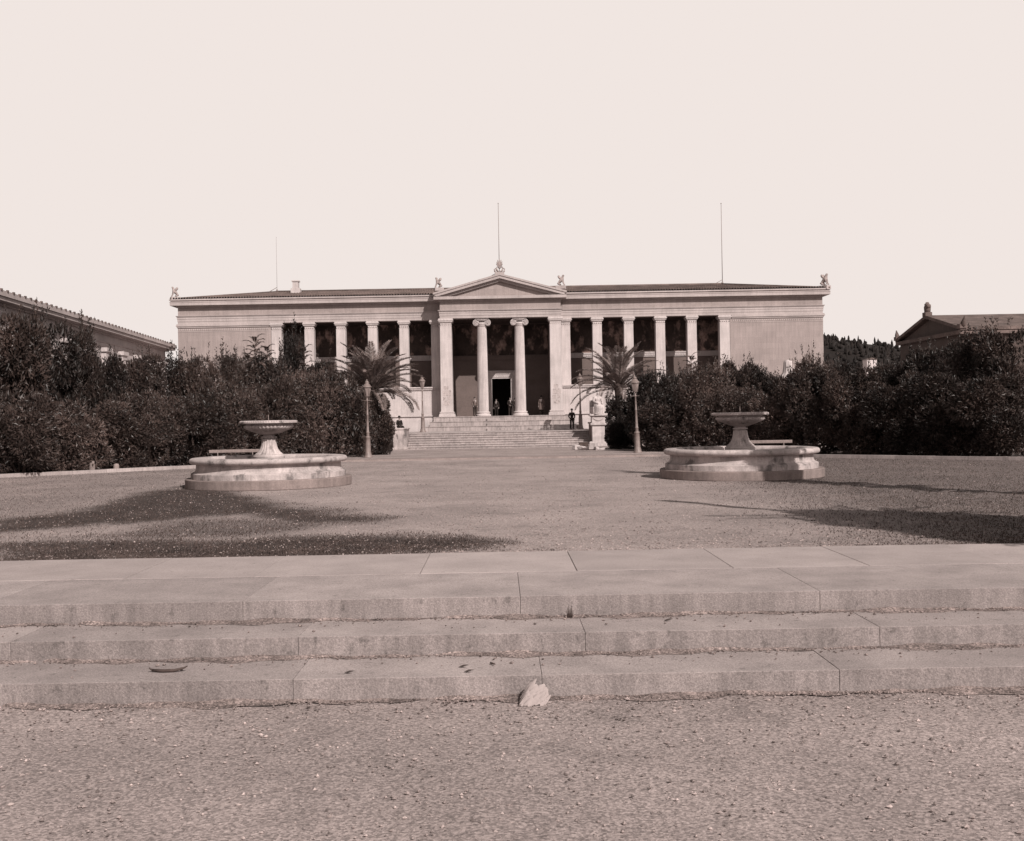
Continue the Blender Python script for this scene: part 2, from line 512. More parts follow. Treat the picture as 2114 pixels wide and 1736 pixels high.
Z_SILL, Z_ARCH, Z_FRZ, Z_COR, Z_TOP = 5.33, 11.47, 12.22, 13.12, 13.72
for s in (-1, 1):
    def X(a, b_): return (min(s * a, s * b_), max(s * a, s * b_))
    wall_part('end_wall', M['wall'], X(21.06, HW) + (0, DEP, 0, Z_ARCH))
    wall_part('parapet_wall', M['marble'], X(5.3, 21.06) + (0.02, 0.95, 0, Z_SILL - 0.3))
    # base mouldings along the foot of the wall
    q = MB()
    a, b_ = X(5.3, HW + 0.16)
    for (o_, z0, z1) in ((0.16, 0, 2.28), (0.12, 2.28, 2.36), (0.06, 2.36, 2.5), (0.11, 2.62, 2.7), (0.05, 2.7, 2.78)):
        aa, bb = X(5.3, HW + o_)
        q.box(aa, bb, -o_, 0.5 if z0 else 0.8, z0, z1)
    q.build('base_moulding', M['marble'], bld)
    q = MB()
    for (o_, z0, z1) in ((0.05, 5.03, 5.1), (0.12, 5.1, 5.22), (0.2, 5.22, Z_SILL)):
        aa, bb = X(5.3, 20.12)
        q.box(aa, bb, -o_, 1.0 + 0.01 * o_, z0, z1)
    # bead row under the sill
    k = 0
    while 5.7 + k * 0.16 < 20:
        q.box(*X(5.7 + k * 0.16, 5.79 + k * 0.16), -0.095, -0.04, 5.04, 5.095); k += 1
    q.build('sill', M['marble'], bld)
    for (xa, xb, nm) in ((5.56, 6.40, 'pilaster'), (8.43, 9.31, 'pier'), (11.32, 12.2, 'pier'), (14.23, 15.11, 'pier'), (17.13, 18.01, 'pier'), (20.1, 21.05, 'pilaster')):
        a, b_ = X(xa, xb)
        q = MB()
        cx = (a + b_) / 2; hw = (b_ - a) / 2
        # slight taper upwards
        v = []
        for (z, t) in ((Z_SILL, 1.0), (10.75, 0.95)):
            v += [(cx - hw * t, 0.0, z), (cx + hw * t, 0.0, z), (cx + hw * t, 0.92, z), (cx - hw * t, 0.92, z)]
        q.add(v, [(0, 3, 2, 1), (4, 5, 6, 7), (0, 1, 5, 4), (1, 2, 6, 5), (2, 3, 7, 6), (3, 0, 4, 7)])
        pr = q.build(nm, M['marble'], bld)
        q = MB()
        for (o_, z0, z1) in ((0.0, 10.752, 10.80), (-0.03, 10.80, 11.08), (0.03, 11.08, 11.14), (0.09, 11.14, 11.26), (0.15, 11.26, 11.36), (0.11, 11.36, 11.468)):
            q.box(a - o_, b_ + o_, -o_ - 0.012, 0.93 + o_, z0, z1, bev=0.008)
        for j in range(5):
            q.ico((a + (j + 0.5) * (b_ - a) / 5, 0.005, 10.93), 0.075, 1, (1, 0.6, 1.3))
        q.build('capital', M['marble'], pr)
    # carved band on the blind end wall, continuing the capitals
    q = MB()
    for (o_, z0, z1) in ((0.02, 10.75, 10.79), (0.04, 11.1, 11.14), (0.08, 11.14, 11.26), (0.15, 11.26, 11.36), (0.11, 11.36, 11.466)):
        aa, bb = X(21.2, HW + o_)
        q.box(aa, bb, -o_ - 0.01, DEP + o_, z0, z1)
    for j in range(46):
        q.ico((s * (21.35 + j * 0.18), -0.005, 10.94), 0.06, 1, (1, 0.55, 1.9))
    q.build('carved_band', M['cornice'], bld)
    # loggia
    aa, bb = X(4.9, 21.06)
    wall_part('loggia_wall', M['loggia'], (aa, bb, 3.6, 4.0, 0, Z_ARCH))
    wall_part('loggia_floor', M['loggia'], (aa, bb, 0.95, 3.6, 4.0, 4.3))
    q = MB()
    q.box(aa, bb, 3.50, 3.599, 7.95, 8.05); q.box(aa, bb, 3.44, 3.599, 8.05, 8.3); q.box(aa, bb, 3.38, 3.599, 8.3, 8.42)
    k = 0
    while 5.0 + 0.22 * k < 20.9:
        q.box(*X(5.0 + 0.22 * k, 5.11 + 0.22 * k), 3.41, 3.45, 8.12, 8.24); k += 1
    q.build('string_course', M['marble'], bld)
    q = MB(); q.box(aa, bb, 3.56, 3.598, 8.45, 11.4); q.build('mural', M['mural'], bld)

# entablature slabs over the whole plan (they are the loggia ceiling too)
q = MB()
for (o_, z0, z1) in ((0.0, Z_ARCH, 11.70), (0.03, 11.70, 11.94), (0.06, 11.94, 12.14), (0.12, 12.14, 12.2), (0.16, 12.2, 12.24)):
    q.box(-HW - o_, HW + o_, -o_, DEP + o_, z0, z1)
q.build('architrave', M['cornice'], bld)
q = MB(); q.box(-HW + 0.02, HW - 0.02, 0.02, DEP - 0.02, 12.24, 13.0); q.build('frieze', M['wall'], bld)
q = MB()
for (o_, z0, z1) in ((0.06, 13.0, 13.06), (0.12, 13.06, 13.15), (0.55, 13.15, 13.42), (0.58, 13.42, 13.47), (0.50, 13.47, 13.6), (0.6, 13.6, 13.70)):
    q.box(-HW - o_, HW + o_, -o_, DEP + o_, z0, z1)
q.build('cornice', M['cornice'], bld)
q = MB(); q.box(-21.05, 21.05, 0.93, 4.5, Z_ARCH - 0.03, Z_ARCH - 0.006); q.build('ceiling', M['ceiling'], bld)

# tiled hipped roof
EV, RZ, RIDGE_Y, HIP = -0.5, 15.2, 8.0, 8.2


def roof_slope(front=True):
    sp = 0.25; per = 6
    xs_ = np.arange(-30.15, 30.16, sp / per)
    rows = 21
    ts = []
    for i in range(rows):
        ts += [i / rows + 0.0005, (i + 1) / rows - 0.0005]
    ts = np.array(ts)
    Xg, Tg = np.meshgrid(xs_, ts)
    ph = np.abs(((Xg / sp) % 1) - 0.5) * 2
    h = 0.075 * np.clip(1 - (ph / 0.55) ** 2, 0, 1) ** 0.5
    saw = np.array([0.0 if k % 2 else 0.03 for k in range(len(ts))])[:, None]
    jit = np.sin(Xg * 7.3 + np.floor(Tg * rows) * 3.7) * 0.008
    lim = 30.15 - Tg * HIP
    Xc = np.clip(Xg, -lim, lim)
    Yg = EV + Tg * (RIDGE_Y - EV)
    Zg = 13.70 + Tg * (RZ - 13.70) + h + saw + jit
    Zg = np.where(np.abs(Xg) > lim, 13.70 + Tg * (RZ - 13.70), Zg)
    if not front: Yg = DEP - Yg
    V = np.stack([Xc, Yg, Zg], -1).reshape(-1, 3)
    ii = np.arange(V.shape[0]).reshape(Xg.shape)
    Q = np.stack([ii[:-1, :-1], ii[:-1, 1:], ii[1:, 1:], ii[1:, :-1]], -1).reshape(-1, 4)
    return V, (Q if front else Q[:, ::-1])


V, Q = roof_slope()
roof = link('roof', np_mesh('roof', V, Q, M['tile']), bld)
q = MB()
for s in (-1, 1):
    q.add([(s * 30.15, EV, 13.7), (s * 30.15, DEP - EV, 13.7), (s * (30.15 - HIP), RIDGE_Y, RZ)], [(0, 1, 2) if s > 0 else (0, 2, 1)])
q.add([(-30.15, DEP - EV, 13.7), (30.15, DEP - EV, 13.7), (30.15 - HIP, RIDGE_Y, RZ), (-30.15 + HIP, RIDGE_Y, RZ)], [(1, 0, 3, 2)])
q.build('rear_slope', M['tile'], roof)
q = MB()   # the row of antefixes along the eave, one strip
for (xa, xb) in ((-29.9, -5.6), (5.6, 29.9)):
    poly = [(xa, 13.705)]
    k = 0
    while xa + (k + 1) * 0.25 <= xb:
        xk = xa + k * 0.25 + 0.125
        poly += [(xk - 0.08, 13.73), (xk - 0.07, 13.83), (xk, 13.9), (xk + 0.07, 13.83), (xk + 0.08, 13.73)]; k += 1
    poly.append((xb, 13.705))
    n_ = len(poly)
    v = [(p[0], -0.56, p[1]) for p in poly] + [(p[0], -0.50, p[1]) for p in poly]
    f = [(i, i + 1, i + 1 + n_, i + n_)[::-1] for i in range(n_ - 1)]
    # fan each tooth down to the strip
    f += [(1 + 5 * j, 2 + 5 * j, 3 + 5 * j, 4 + 5 * j, 5 + 5 * j)[::-1] for j in range(k)]
    low = [(p[0], -0.56, 13.69) for p in poly]; v += low
    f += [(i, i + 1, i + 1 + 2 * n_, i + 2 * n_) for i in range(n_ - 1)]
    q.add(v, f)
q.build('antefix_row', M['cornice'], roof)
q = MB(); q.tube([(-30.15 + HIP, RIDGE_Y, RZ + 0.06), (30.15 - HIP, RIDGE_Y, RZ + 0.06)], 0.12, 8)
for s in (-1, 1): q.tube([(s * 30.1, EV, 13.75), (s * (30.15 - HIP), RIDGE_Y, RZ + 0.06)], 0.1, 8)
q.build('ridge_tiles', M['tile'], roof)
xc, zc = at(611, 600, 106); xc -= BX
q = MB(); q.box(xc - 0.28, xc + 0.28, 5.7, 6.3, 14.2, 15.95, 0.01); q.box(xc - 0.36, xc + 0.36, 5.62, 6.38, 15.951, 16.07, 0.015); q.box(xc - 0.45, xc + 0.45, 5.6, 6.4, 14.0, 15.3)
q.build('chimney', M['marble'], roof)

# ---- portico
PF = -1.6
for s in (-1, 1):
    def X(a, b_): return (min(s * a, s * b_), max(s * a, s * b_))
    a, b_ = X(4.42, 5.50)
    q = MB(); cx = (a + b_) / 2; hw = (b_ - a) / 2; v = []
    for (z, t) in ((3.05, 1.0), (10.75, 0.95)):
        v += [(cx - hw * t, PF + 0.02, z), (cx + hw * t, PF + 0.02, z), (cx + hw * t, -0.003, z), (cx - hw * t, -0.003, z)]
    q.add(v, [(0, 3, 2, 1), (4, 5, 6, 7), (0, 1, 5, 4), (1, 2, 6, 5), (2, 3, 7, 6), (3, 0, 4, 7)])
    an = q.build('anta', M['marble'], bld)
    q = MB()
    for (o_, z0, z1) in ((0.0, 10.751, 10.80), (-0.03, 10.80, 11.06), (0.03, 11.06, 11.12), (0.09, 11.12, 11.24), (0.15, 11.24, 11.34), (0.11, 11.34, 11.446)):
        q.box(a - o_, b_ + o_, PF - o_ + 0.01, -0.002, z0, z1, 0.008)
    for j in range(6): q.ico((a + (j + 0.5) * (b_ - a) / 6, PF + 0.03, 10.92), 0.075, 1, (1, 0.6, 1.3))
    q.build('capital', M['marble'], an)
    q = MB()
    for (o_, z0, z1) in ((0.2, 2.57, 2.72), (0.17, 2.72, 2.84), (0.08, 2.84, 2.92), (0.12, 2.92, 3.0), (0.04, 3.0, 3.05)):
        q.box(a - o_, b_ + o_, PF - o_, -0.004, z0, z1, 0.02)
    q.build('base', M['marble'], an)
    wall_part('portico_side_wall', M['loggia'], X(4.55, 4.9) + (0.0, 4.4, 2.5, Z_ARCH - 0.04))

    # Ionic column
    N = 24 * 6
    def fl(k, i):
        ph = (k % 6) / 6
        return 1.0 if ph == 0 else 1 - 0.10 * math.sin(math.pi * ph)
    prof = []
    for i in range(13):
        t = i / 12
        prof.append((0.505 * (1 - 0.17 * t ** 1.6), 3.0 + t * 7.7))
    q = MB(); q.lathe(prof, (s * 1.70, PF + 0.62, 0), N, True, fl)
    co = q.build('column', M['marble'], bld)
    q = MB()
    q.lathe([(0.70, 2.57), (0.72, 2.62), (0.72, 2.68), (0.66, 2.74), (0.6, 2.76), (0.58, 2.82), (0.62, 2.86), (0.64, 2.9), (0.61, 2.95), (0.53, 2.98), (0.51, 3.0)], (s * 1.70, PF + 0.62, 0), 40)
    q.build('base', M['marble'], co)
    q = MB(); cx, cy = s * 1.70, PF + 0.62
    q.lathe([(0.42, 10.7), (0.45, 10.74), (0.45, 10.8), (0.52, 10.88), (0.56, 10.98), (0.5, 11.05)], (cx, cy, 0), 32)
    q.box(cx - 0.62, cx + 0.62, cy - 0.5, cy + 0.5, 11.33, 11.447, 0.03)
    q.box(cx - 0.56, cx + 0.56, cy - 0.40, cy + 0.40, 11.17, 11.33, 0.02)
    for t in (-1, 1):
        vx, vz = cx + t * 0.53, 11.02
        q.prism([(vx + 0.28 * math.cos(k * math.pi / 12), vz + 0.28 * math.sin(k * math.pi / 12)) for k in range(24)], cy - 0.40, cy + 0.40, 'y', False)
        for yy in (cy - 0.43, cy + 0.43):
            pts = []
            for k in range(46):
                aa = math.pi / 2 - t * k * 2 * math.pi / 18
                rr_ = 0.28 - 0.21 * k / 45
                pts.append((vx + rr_ * math.cos(aa) * 1, yy, vz + rr_ * math.sin(aa)))
            q.tube(pts, 0.035, 6)
            q.ico((vx, yy, vz), 0.06, 2)
    q.tube([(cx - 0.5, cy - 0.455, 11.31), (cx, cy - 0.46, 11.27), (cx + 0.5, cy - 0.455, 11.31)], 0.03, 6)
    for j in range(7): q.ico((cx - 0.27 + j * 0.09, cy - 0.5 + 0.04 * abs(j - 3) / 3, 10.98), 0.045, 1, (1, 1, 1.5))
    q.ico((cx, cy - 0.47, 11.37), 0.08, 2, (1.2, 0.6, 0.9))
    q.build('capital', M['marble'], co)

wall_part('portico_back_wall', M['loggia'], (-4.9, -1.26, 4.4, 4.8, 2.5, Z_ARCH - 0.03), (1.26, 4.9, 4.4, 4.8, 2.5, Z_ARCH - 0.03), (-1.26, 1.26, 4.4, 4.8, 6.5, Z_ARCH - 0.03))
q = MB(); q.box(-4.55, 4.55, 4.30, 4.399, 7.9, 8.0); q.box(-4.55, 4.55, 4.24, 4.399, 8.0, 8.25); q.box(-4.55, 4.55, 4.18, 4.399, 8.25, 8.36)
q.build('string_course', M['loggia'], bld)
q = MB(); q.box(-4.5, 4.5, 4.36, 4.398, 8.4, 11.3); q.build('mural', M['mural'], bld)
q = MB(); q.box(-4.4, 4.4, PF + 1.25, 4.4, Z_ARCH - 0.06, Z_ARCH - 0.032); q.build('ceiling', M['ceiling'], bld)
# doorway
q = MB()
for s in (-1, 1):
    q.box(min(s * 0.90, s * 1.02), max(s * 0.90, s * 1.02), 4.34, 4.7, 2.57, 6.28)
    q.box(min(s * 1.02, s * 1.27), max(s * 1.02, s * 1.27), 4.29, 4.7, 2.57, 6.28)
    for k in range(15): q.ico((s * 1.145, 4.285, 2.85 + k * 0.235), 0.06, 1, (1, 0.5, 1))
q.box(-0.90, 0.90, 4.34, 4.7, 6.15, 6.28); q.box(-1.27, 1.27, 4.288, 4.7, 6.281, 6.5)
for k in range(11): q.ico((-1.1 + k * 0.22, 4.285, 6.39), 0.055, 1, (1, 0.5, 1))
df = q.build('door_frame', M['marble'], bld)
q = MB(); q.box(-1.4, 1.4, 4.25, 4.7, 6.5, 6.58); q.box(-1.36, 1.36, 4.22, 4.7, 6.58, 6.78); q.box(-1.5, 1.5, 4.1, 4.7, 6.78, 6.9)
for k in range(12): q.box(-1.27 + k * 0.22, -1.15 + k * 0.22, 4.18, 4.23, 6.62, 6.77)
q.build('lintel', M['marble'], df)
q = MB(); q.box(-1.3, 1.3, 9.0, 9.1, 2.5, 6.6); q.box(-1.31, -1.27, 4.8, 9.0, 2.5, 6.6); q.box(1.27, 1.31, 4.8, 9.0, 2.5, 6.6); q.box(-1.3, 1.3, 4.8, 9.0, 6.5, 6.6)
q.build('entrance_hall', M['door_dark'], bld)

# portico entablature and pediment
q = MB()
for (o_, z0, z1) in ((0.0, 11.45, 11.68), (0.03, 11.68, 11.92), (0.06, 11.92, 12.1), (0.12, 12.1, 12.15), (0.16, 12.15, 12.2)):
    q.box(-5.48 - o_, 5.48 + o_, PF - o_, 0.1, z0 + 0.001, z1 + 0.001)
k = 0
while -5.5 + k * 0.12 < 5.5:
    q.box(-5.5 + k * 0.12, -5.44 + k * 0.12, PF - 0.15, PF - 0.09, 12.105, 12.148); k += 1
q.build('architrave', M['cornice'], bld)
q = MB(); q.box(-5.46, 5.46, PF + 0.02, 0.1, 12.201, 13.0); q.build('frieze', M['wall'], bld)
q = MB()
for (o_, z0, z1) in ((0.06, 12.98, 13.05), (0.14, 13.05, 13.12), (0.5, 13.12, 13.38)):
    q.box(-5.48 - o_, 5.48 + o_, PF - o_, 0.3, z0, z1)
q.build('cornice', M['cornice'], bld)
AP = 15.36; HE = 6.0; ZE = 13.72
q = MB(); q.add([(-5.6, PF + 0.05, 13.38), (5.6, PF + 0.05, 13.38), (0, PF + 0.05, 14.85)], [(0, 1, 2)]); q.build('tympanum', M['wall'], bld)
q = MB()
sl = (AP - ZE) / HE
for (t0, t1, y0) in ((0.0, 0.17, PF - 0.62), (0.17, 0.42, PF - 0.55), (0.42, 0.50, PF - 0.3), (0.50, 0.66, PF - 0.22)):
    for s in (-1, 1):
        pts = [(s * HE, ZE - t0 * 1.0), (0, AP - t0), (0, AP - t1), (s * HE, max(ZE - t1, 13.381))]
        if ZE - t1 < 13.381:
            xe = HE - (13.381 - (ZE - t1)) / sl
            pts = [(s * min(HE, HE - max(0, (13.381 - (ZE - t0)) / sl)), max(ZE - t0, 13.381)), (0, AP - t0), (0, AP - t1), (s * xe, 13.381)]
        if s > 0: pts = pts[::-1]
        q.prism(pts, y0 + 0.001 * (s + 1), PF + 0.4, 'y')
q.build('raking_cornice', M['cornice'], bld)
q = MB()
q.add([(-HE, PF - 0.5, ZE), (0, PF - 0.5, AP - 0.003), (HE, PF - 0.5, ZE), (-HE, 8, ZE), (0, 8, AP - 0.003), (HE, 8, ZE)], [(0, 1, 4, 3), (1, 2, 5, 4)])
q.build('portico_roof', M['tile'], bld)

# stylobate: three tall courses with half steps let in before the door
for k, (z0, z1, e) in enumerate(((2.15, 2.57, 0.55), (1.72, 2.15, 1.0), (1.28, 1.72, 1.45))):
    q = MB(); x = -5.75 - e * 0.75
    xe = -x
    rs = random.Random(k)
    while x < xe - 0.3:
        w = min(rs.uniform(1.5, 2.4), xe - x)
        q.box(x, x + w - 0.006, PF - e + 0.05, (4.4 if k == 0 else PF), z0 - 0.01 * (k == 2), z1 - 0.07)
        q.box(x, x + w - 0.006, PF - e, (4.4 if k == 0 else PF), z1 - 0.069, z1 - 0.0015 * k, 0.01); x += w
    q.box(-1.35, 1.35, PF - e - 0.24, PF - e - 0.001, z0 - 0.01 * (k == 2), (z0 + z1) / 2, 0.01)
    q.build('step', M['step'], bld)

# ------------------------------------------------------------------ stairs up to the landing
LAND = 1.29; ST0, ST1 = 83.0, 86.0
stair = thing('entrance_stairs', 'wide flight of low pale stone steps up to the portico landing', 'stairs', (BX, ST0, FORE))
nst = 7
for k in range(nst):
    q = MB(); ya = k * (ST1 - ST0) / nst
    za, zb = k * (LAND - FORE) / nst, (k + 1) * (LAND - FORE) / nst
    x = -7.3; rs = random.Random(20 + k)
    while x < 7.3:
        w = min(rs.uniform(1.4, 2.6), 7.3 - x)
        q.box(x, x + w - 0.006, ya + 0.04, ya + 0.9 if k < nst - 1 else ya + 0.6, za - (0.1 if k == 0 else 0.02), zb - 0.051)
        q.box(x, x + w - 0.006, ya - rs.uniform(0.005, 0.015), ya + 0.9 if k < nst - 1 else ya + 0.6, zb - 0.05, zb, 0.012)
        x += w + 1e-4
    q.build('step', M['step'], stair)
q = MB(); q.box(-9.4, 9.4, ST1 - ST0 - 0.02, 98.3 - ST0, -0.1, LAND - FORE - 0.006); q.build('landing', M['step'], stair)
wl = MB(); wl.box(-8.35, -7.32, 0, 2.6, 0, 1.52, 0.015); wl.box(-8.42, -7.25, -0.06, 2.66, 1.521, 1.64, 0.02); wl.box(-8.40, -7.27, -0.05, 2.6, 0, 0.2, 0.02)
tag(wl.build('pedestal_block', M['foun'], None, (BX, ST0 - 0.15, FORE)), 'empty pale stone pedestal block at the left end of the entrance stairs', 'pedestal')
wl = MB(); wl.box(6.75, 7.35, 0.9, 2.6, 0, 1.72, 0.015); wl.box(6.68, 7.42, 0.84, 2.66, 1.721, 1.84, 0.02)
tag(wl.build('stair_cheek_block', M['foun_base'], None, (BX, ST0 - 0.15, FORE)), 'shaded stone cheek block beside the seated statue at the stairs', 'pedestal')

# ------------------------------------------------------------------ fountains
def make_fountain(loc, label):
    t = thing('fountain', label, 'fountain', loc, 'twin marble fountains in the court')
    n = 72
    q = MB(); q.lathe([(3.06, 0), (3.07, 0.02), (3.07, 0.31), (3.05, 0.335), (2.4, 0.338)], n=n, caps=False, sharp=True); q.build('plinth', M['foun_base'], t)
    q = MB()
    q.lathe([(2.86, 0.338), (2.86, 0.53), (2.82, 0.55), (2.80, 0.565), (2.735, 0.585), (2.69, 0.64), (2.675, 0.70), (2.67, 0.85), (2.72, 0.885)], n=n, caps=False, sharp=True)
    q.lathe([(2.40, 0.88), (2.36, 0.80), (2.36, 0.3)][::1], n=n, caps=False)
    q.build('basin_wall', M['foun'], t)
    q = MB()
    pr = [(2.36, 0.87)]
    for k in range(11):
        a = -math.pi / 2 + k * math.pi / 10
        pr.append((2.79 + 0.125 * math.cos(a), 0.985 + 0.11 * math.sin(a)))
    pr += [(2.5, 1.10), (2.40, 1.08), (2.35, 1.0), (2.36, 0.87)]
    q.lathe(pr, n=96, caps=False, flute=lambda k, i: 1 - (0.004 if k % 12 == 0 else 0)); q.build('basin_rim', M['foun'], t)
    q = MB(); q.lathe([(0.02, 0.62), (2.37, 0.62)], n=48, caps=False); q.build('water', M['water'], t)
    q = MB()
    q.lathe([(0.62, 0.3), (0.62, 0.98), (0.585, 1.0), (0.585, 1.06), (0.60, 1.09), (0.585, 1.13), (0.54, 1.15), (0.54, 1.18)], n=40, caps=False)
    def fl(k, i):
        ph = (k % 6) / 6
        return 1.0 if ph == 0 else 1 - 0.09 * math.sin(math.pi * ph)
    q.lathe([(0.53, 1.18), (0.5, 1.205), (0.43, 1.26), (0.37, 1.33), (0.325, 1.42), (0.295, 1.52), (0.275, 1.64), (0.265, 1.76)], n=120, flute=fl, caps=False)
    q.lathe([(0.2, 1.76), (0.2, 1.785), (0.27, 1.80), (0.285, 1.825), (0.27, 1.85), (0.22, 1.86), (0.2, 1.90)], n=32, caps=False)
    q.build('pedestal', M['foun'], t)
    q = MB()
    def gad(k, i):
        return 1 + (0.03 * math.cos(2 * math.pi * (k % 4) / 4) if 3 <= i <= 8 else 0)
    q.lathe([(0.2, 1.90), (0.38, 1.95), (0.6, 2.03), (0.74, 2.09), (0.84, 2.14), (0.895, 2.19), (0.905, 2.23), (0.88, 2.265), (0.83, 2.28), (0.80, 2.30), (0.86, 2.325), (0.97, 2.335), (1.06, 2.34), (1.085, 2.36), (1.03, 2.425), (1.01, 2.45), (0.98, 2.45), (0.9, 2.40), (0.02, 2.25)], n=160, flute=gad, caps=False)
    for k in range(70):
        a = 2 * math.pi * k / 70
        q.ico((1.045 * math.cos(a), 1.045 * math.sin(a), 2.405), 0.035, 1)
    q.build('bowl', M['foun'], t)
    q = MB(); q.tube([(0, 0, 2.2), (0, 0, 2.66)], 0.014, 6); q.build('spout', M['iron'], t)
    return t


f1 = make_fountain((-8.73, 41.1, 0), 'round marble fountain with raised bowl, left of the courtyard axis')
f2 = copy_tree(f1); f2.location = (9.16, 41.6, 0); f2.rotation_euler = (0, 0, 0.7)
f2['label'] = 'round marble fountain with raised bowl, right of the courtyard axis, casting shadow leftward'

# ------------------------------------------------------------------ lamps
def make_lamp(label):
    t = thing('street_lamp', label, 'street lamp', (0, 0, 0), 'gas lamps flanking the stairs')
    q = MB()
    q.lathe([(0.27, 0), (0.27, 0.08), (0.22, 0.12), (0.215, 0.2), (0.19, 0.3), (0.175, 0.36), (0.165, 0.9), (0.15, 1.2), (0.17, 1.22), (0.17, 1.27), (0.13, 1.3)], n=24, flute=lambda k, i: 1 - (0.06 if k % 3 == 0 and 3 < i < 8 else 0))
    q.build('base', M['iron'], t)
    q = MB()
    q.lathe([(0.10, 1.3), (0.095, 1.5), (0.11, 1.52), (0.11, 1.56), (0.085, 1.6), (0.06, 2.6), (0.075, 2.62), (0.075, 2.66), (0.055, 2.7), (0.045, 3.45), (0.075, 3.48), (0.075, 3.53), (0.05, 3.56), (0.045, 3.75), (0.10, 3.78)], n=16)
    q.tube([(-0.3, 0, 3.5), (0.3, 0, 3.5)], 0.016, 6)
    q.build('post', M['iron'], t)
    q = MB()
    for k in range(6):
        a = k * math.pi / 3 + 0.3
        q.tube([(0.14 * math.cos(a), 0.14 * math.sin(a), 3.78), (0.25 * math.cos(a), 0.25 * math.sin(a), 4.32)], 0.014, 5)
    q.lathe([(0.16, 3.76), (0.16, 3.80)], n=6)
    q.lathe([(0.29, 4.31), (0.29, 4.345), (0.26, 4.36), (0.17, 4.5), (0.12, 4.53), (0.12, 4.58), (0.15, 4.6), (0.07, 4.68), (0.03, 4.72), (0.035, 4.75), (0.012, 4.82)], n=12)
    la = q.build('lantern', M['iron'], t)
    q = MB(); q.lathe([(0.132, 3.80), (0.24, 4.31)], n=6, smooth=False); q.build('glass', M['glass'], la)
    return t


lm = make_lamp('gas lamp on the kerb in front of the left palm')
x, z = at(760, 945, 67); lm.location = (x, 67, FORE)
for (ux, uy, Y, zz, lab, tilt) in ((1316.6, 934.5, 67.3, FORE, 'gas lamp leaning slightly on the kerb right of the seated statue', -0.03),
                            (873, 889, 92.5, LAND, 'far gas lamp on the landing beside the left wing wall', 0),
                            (1198.7, 884.5, 93, LAND, 'far gas lamp on the landing beside the right wing wall', 0)):
    c = copy_tree(lm); x, z = at(ux, uy, Y); c.location = (x, Y, zz); c['label'] = lab; c.rotation_euler = (0, tilt, 0.5)

# ------------------------------------------------------------------ benches
def make_bench(label):
    t = thing('park_bench', label, 'bench', (0, 0, 0), 'benches behind the fountains')
    q = MB(); q.box(-1.35, 1.35, 0.10, 0.15, 0.78, 0.95, 0.03); q.build('backrest', M['wood'], t)
    q = MB(); q.box(-1.35, 1.35, -0.36, -0.15, 0.42, 0.46, 0.012); q.box(-1.35, 1.35, -0.13, 0.06, 0.422, 0.462, 0.012); q.build('seat', M['wood'], t)
    for sx in (-0.9, 0.9):
        q = MB(); q.tube([(sx, 0.12, 0.92), (sx, 0.08, 0.44), (sx, 0.14, 0)], 0.025, 6); q.tube([(sx, -0.32, 0), (sx, -0.28, 0.41), (sx, 0.08, 0.42)], 0.025, 6)
        q.build('leg', M['iron'], t)
    return t


bn = make_bench('pale wooden bench before the bushes, behind the left fountain')
bn.location = (at(485, 930, 57.5)[0], 57.5, 0.02); bn.rotation_euler = (0, 0, R(8))
b2 = copy_tree(bn); b2['label'] = 'shaded wooden bench under the bushes, behind the right fountain'
b2.location = (at(1583, 905, 57.5)[0], 57.5, 0.02); b2.rotation_euler = (0, 0, R(-3))

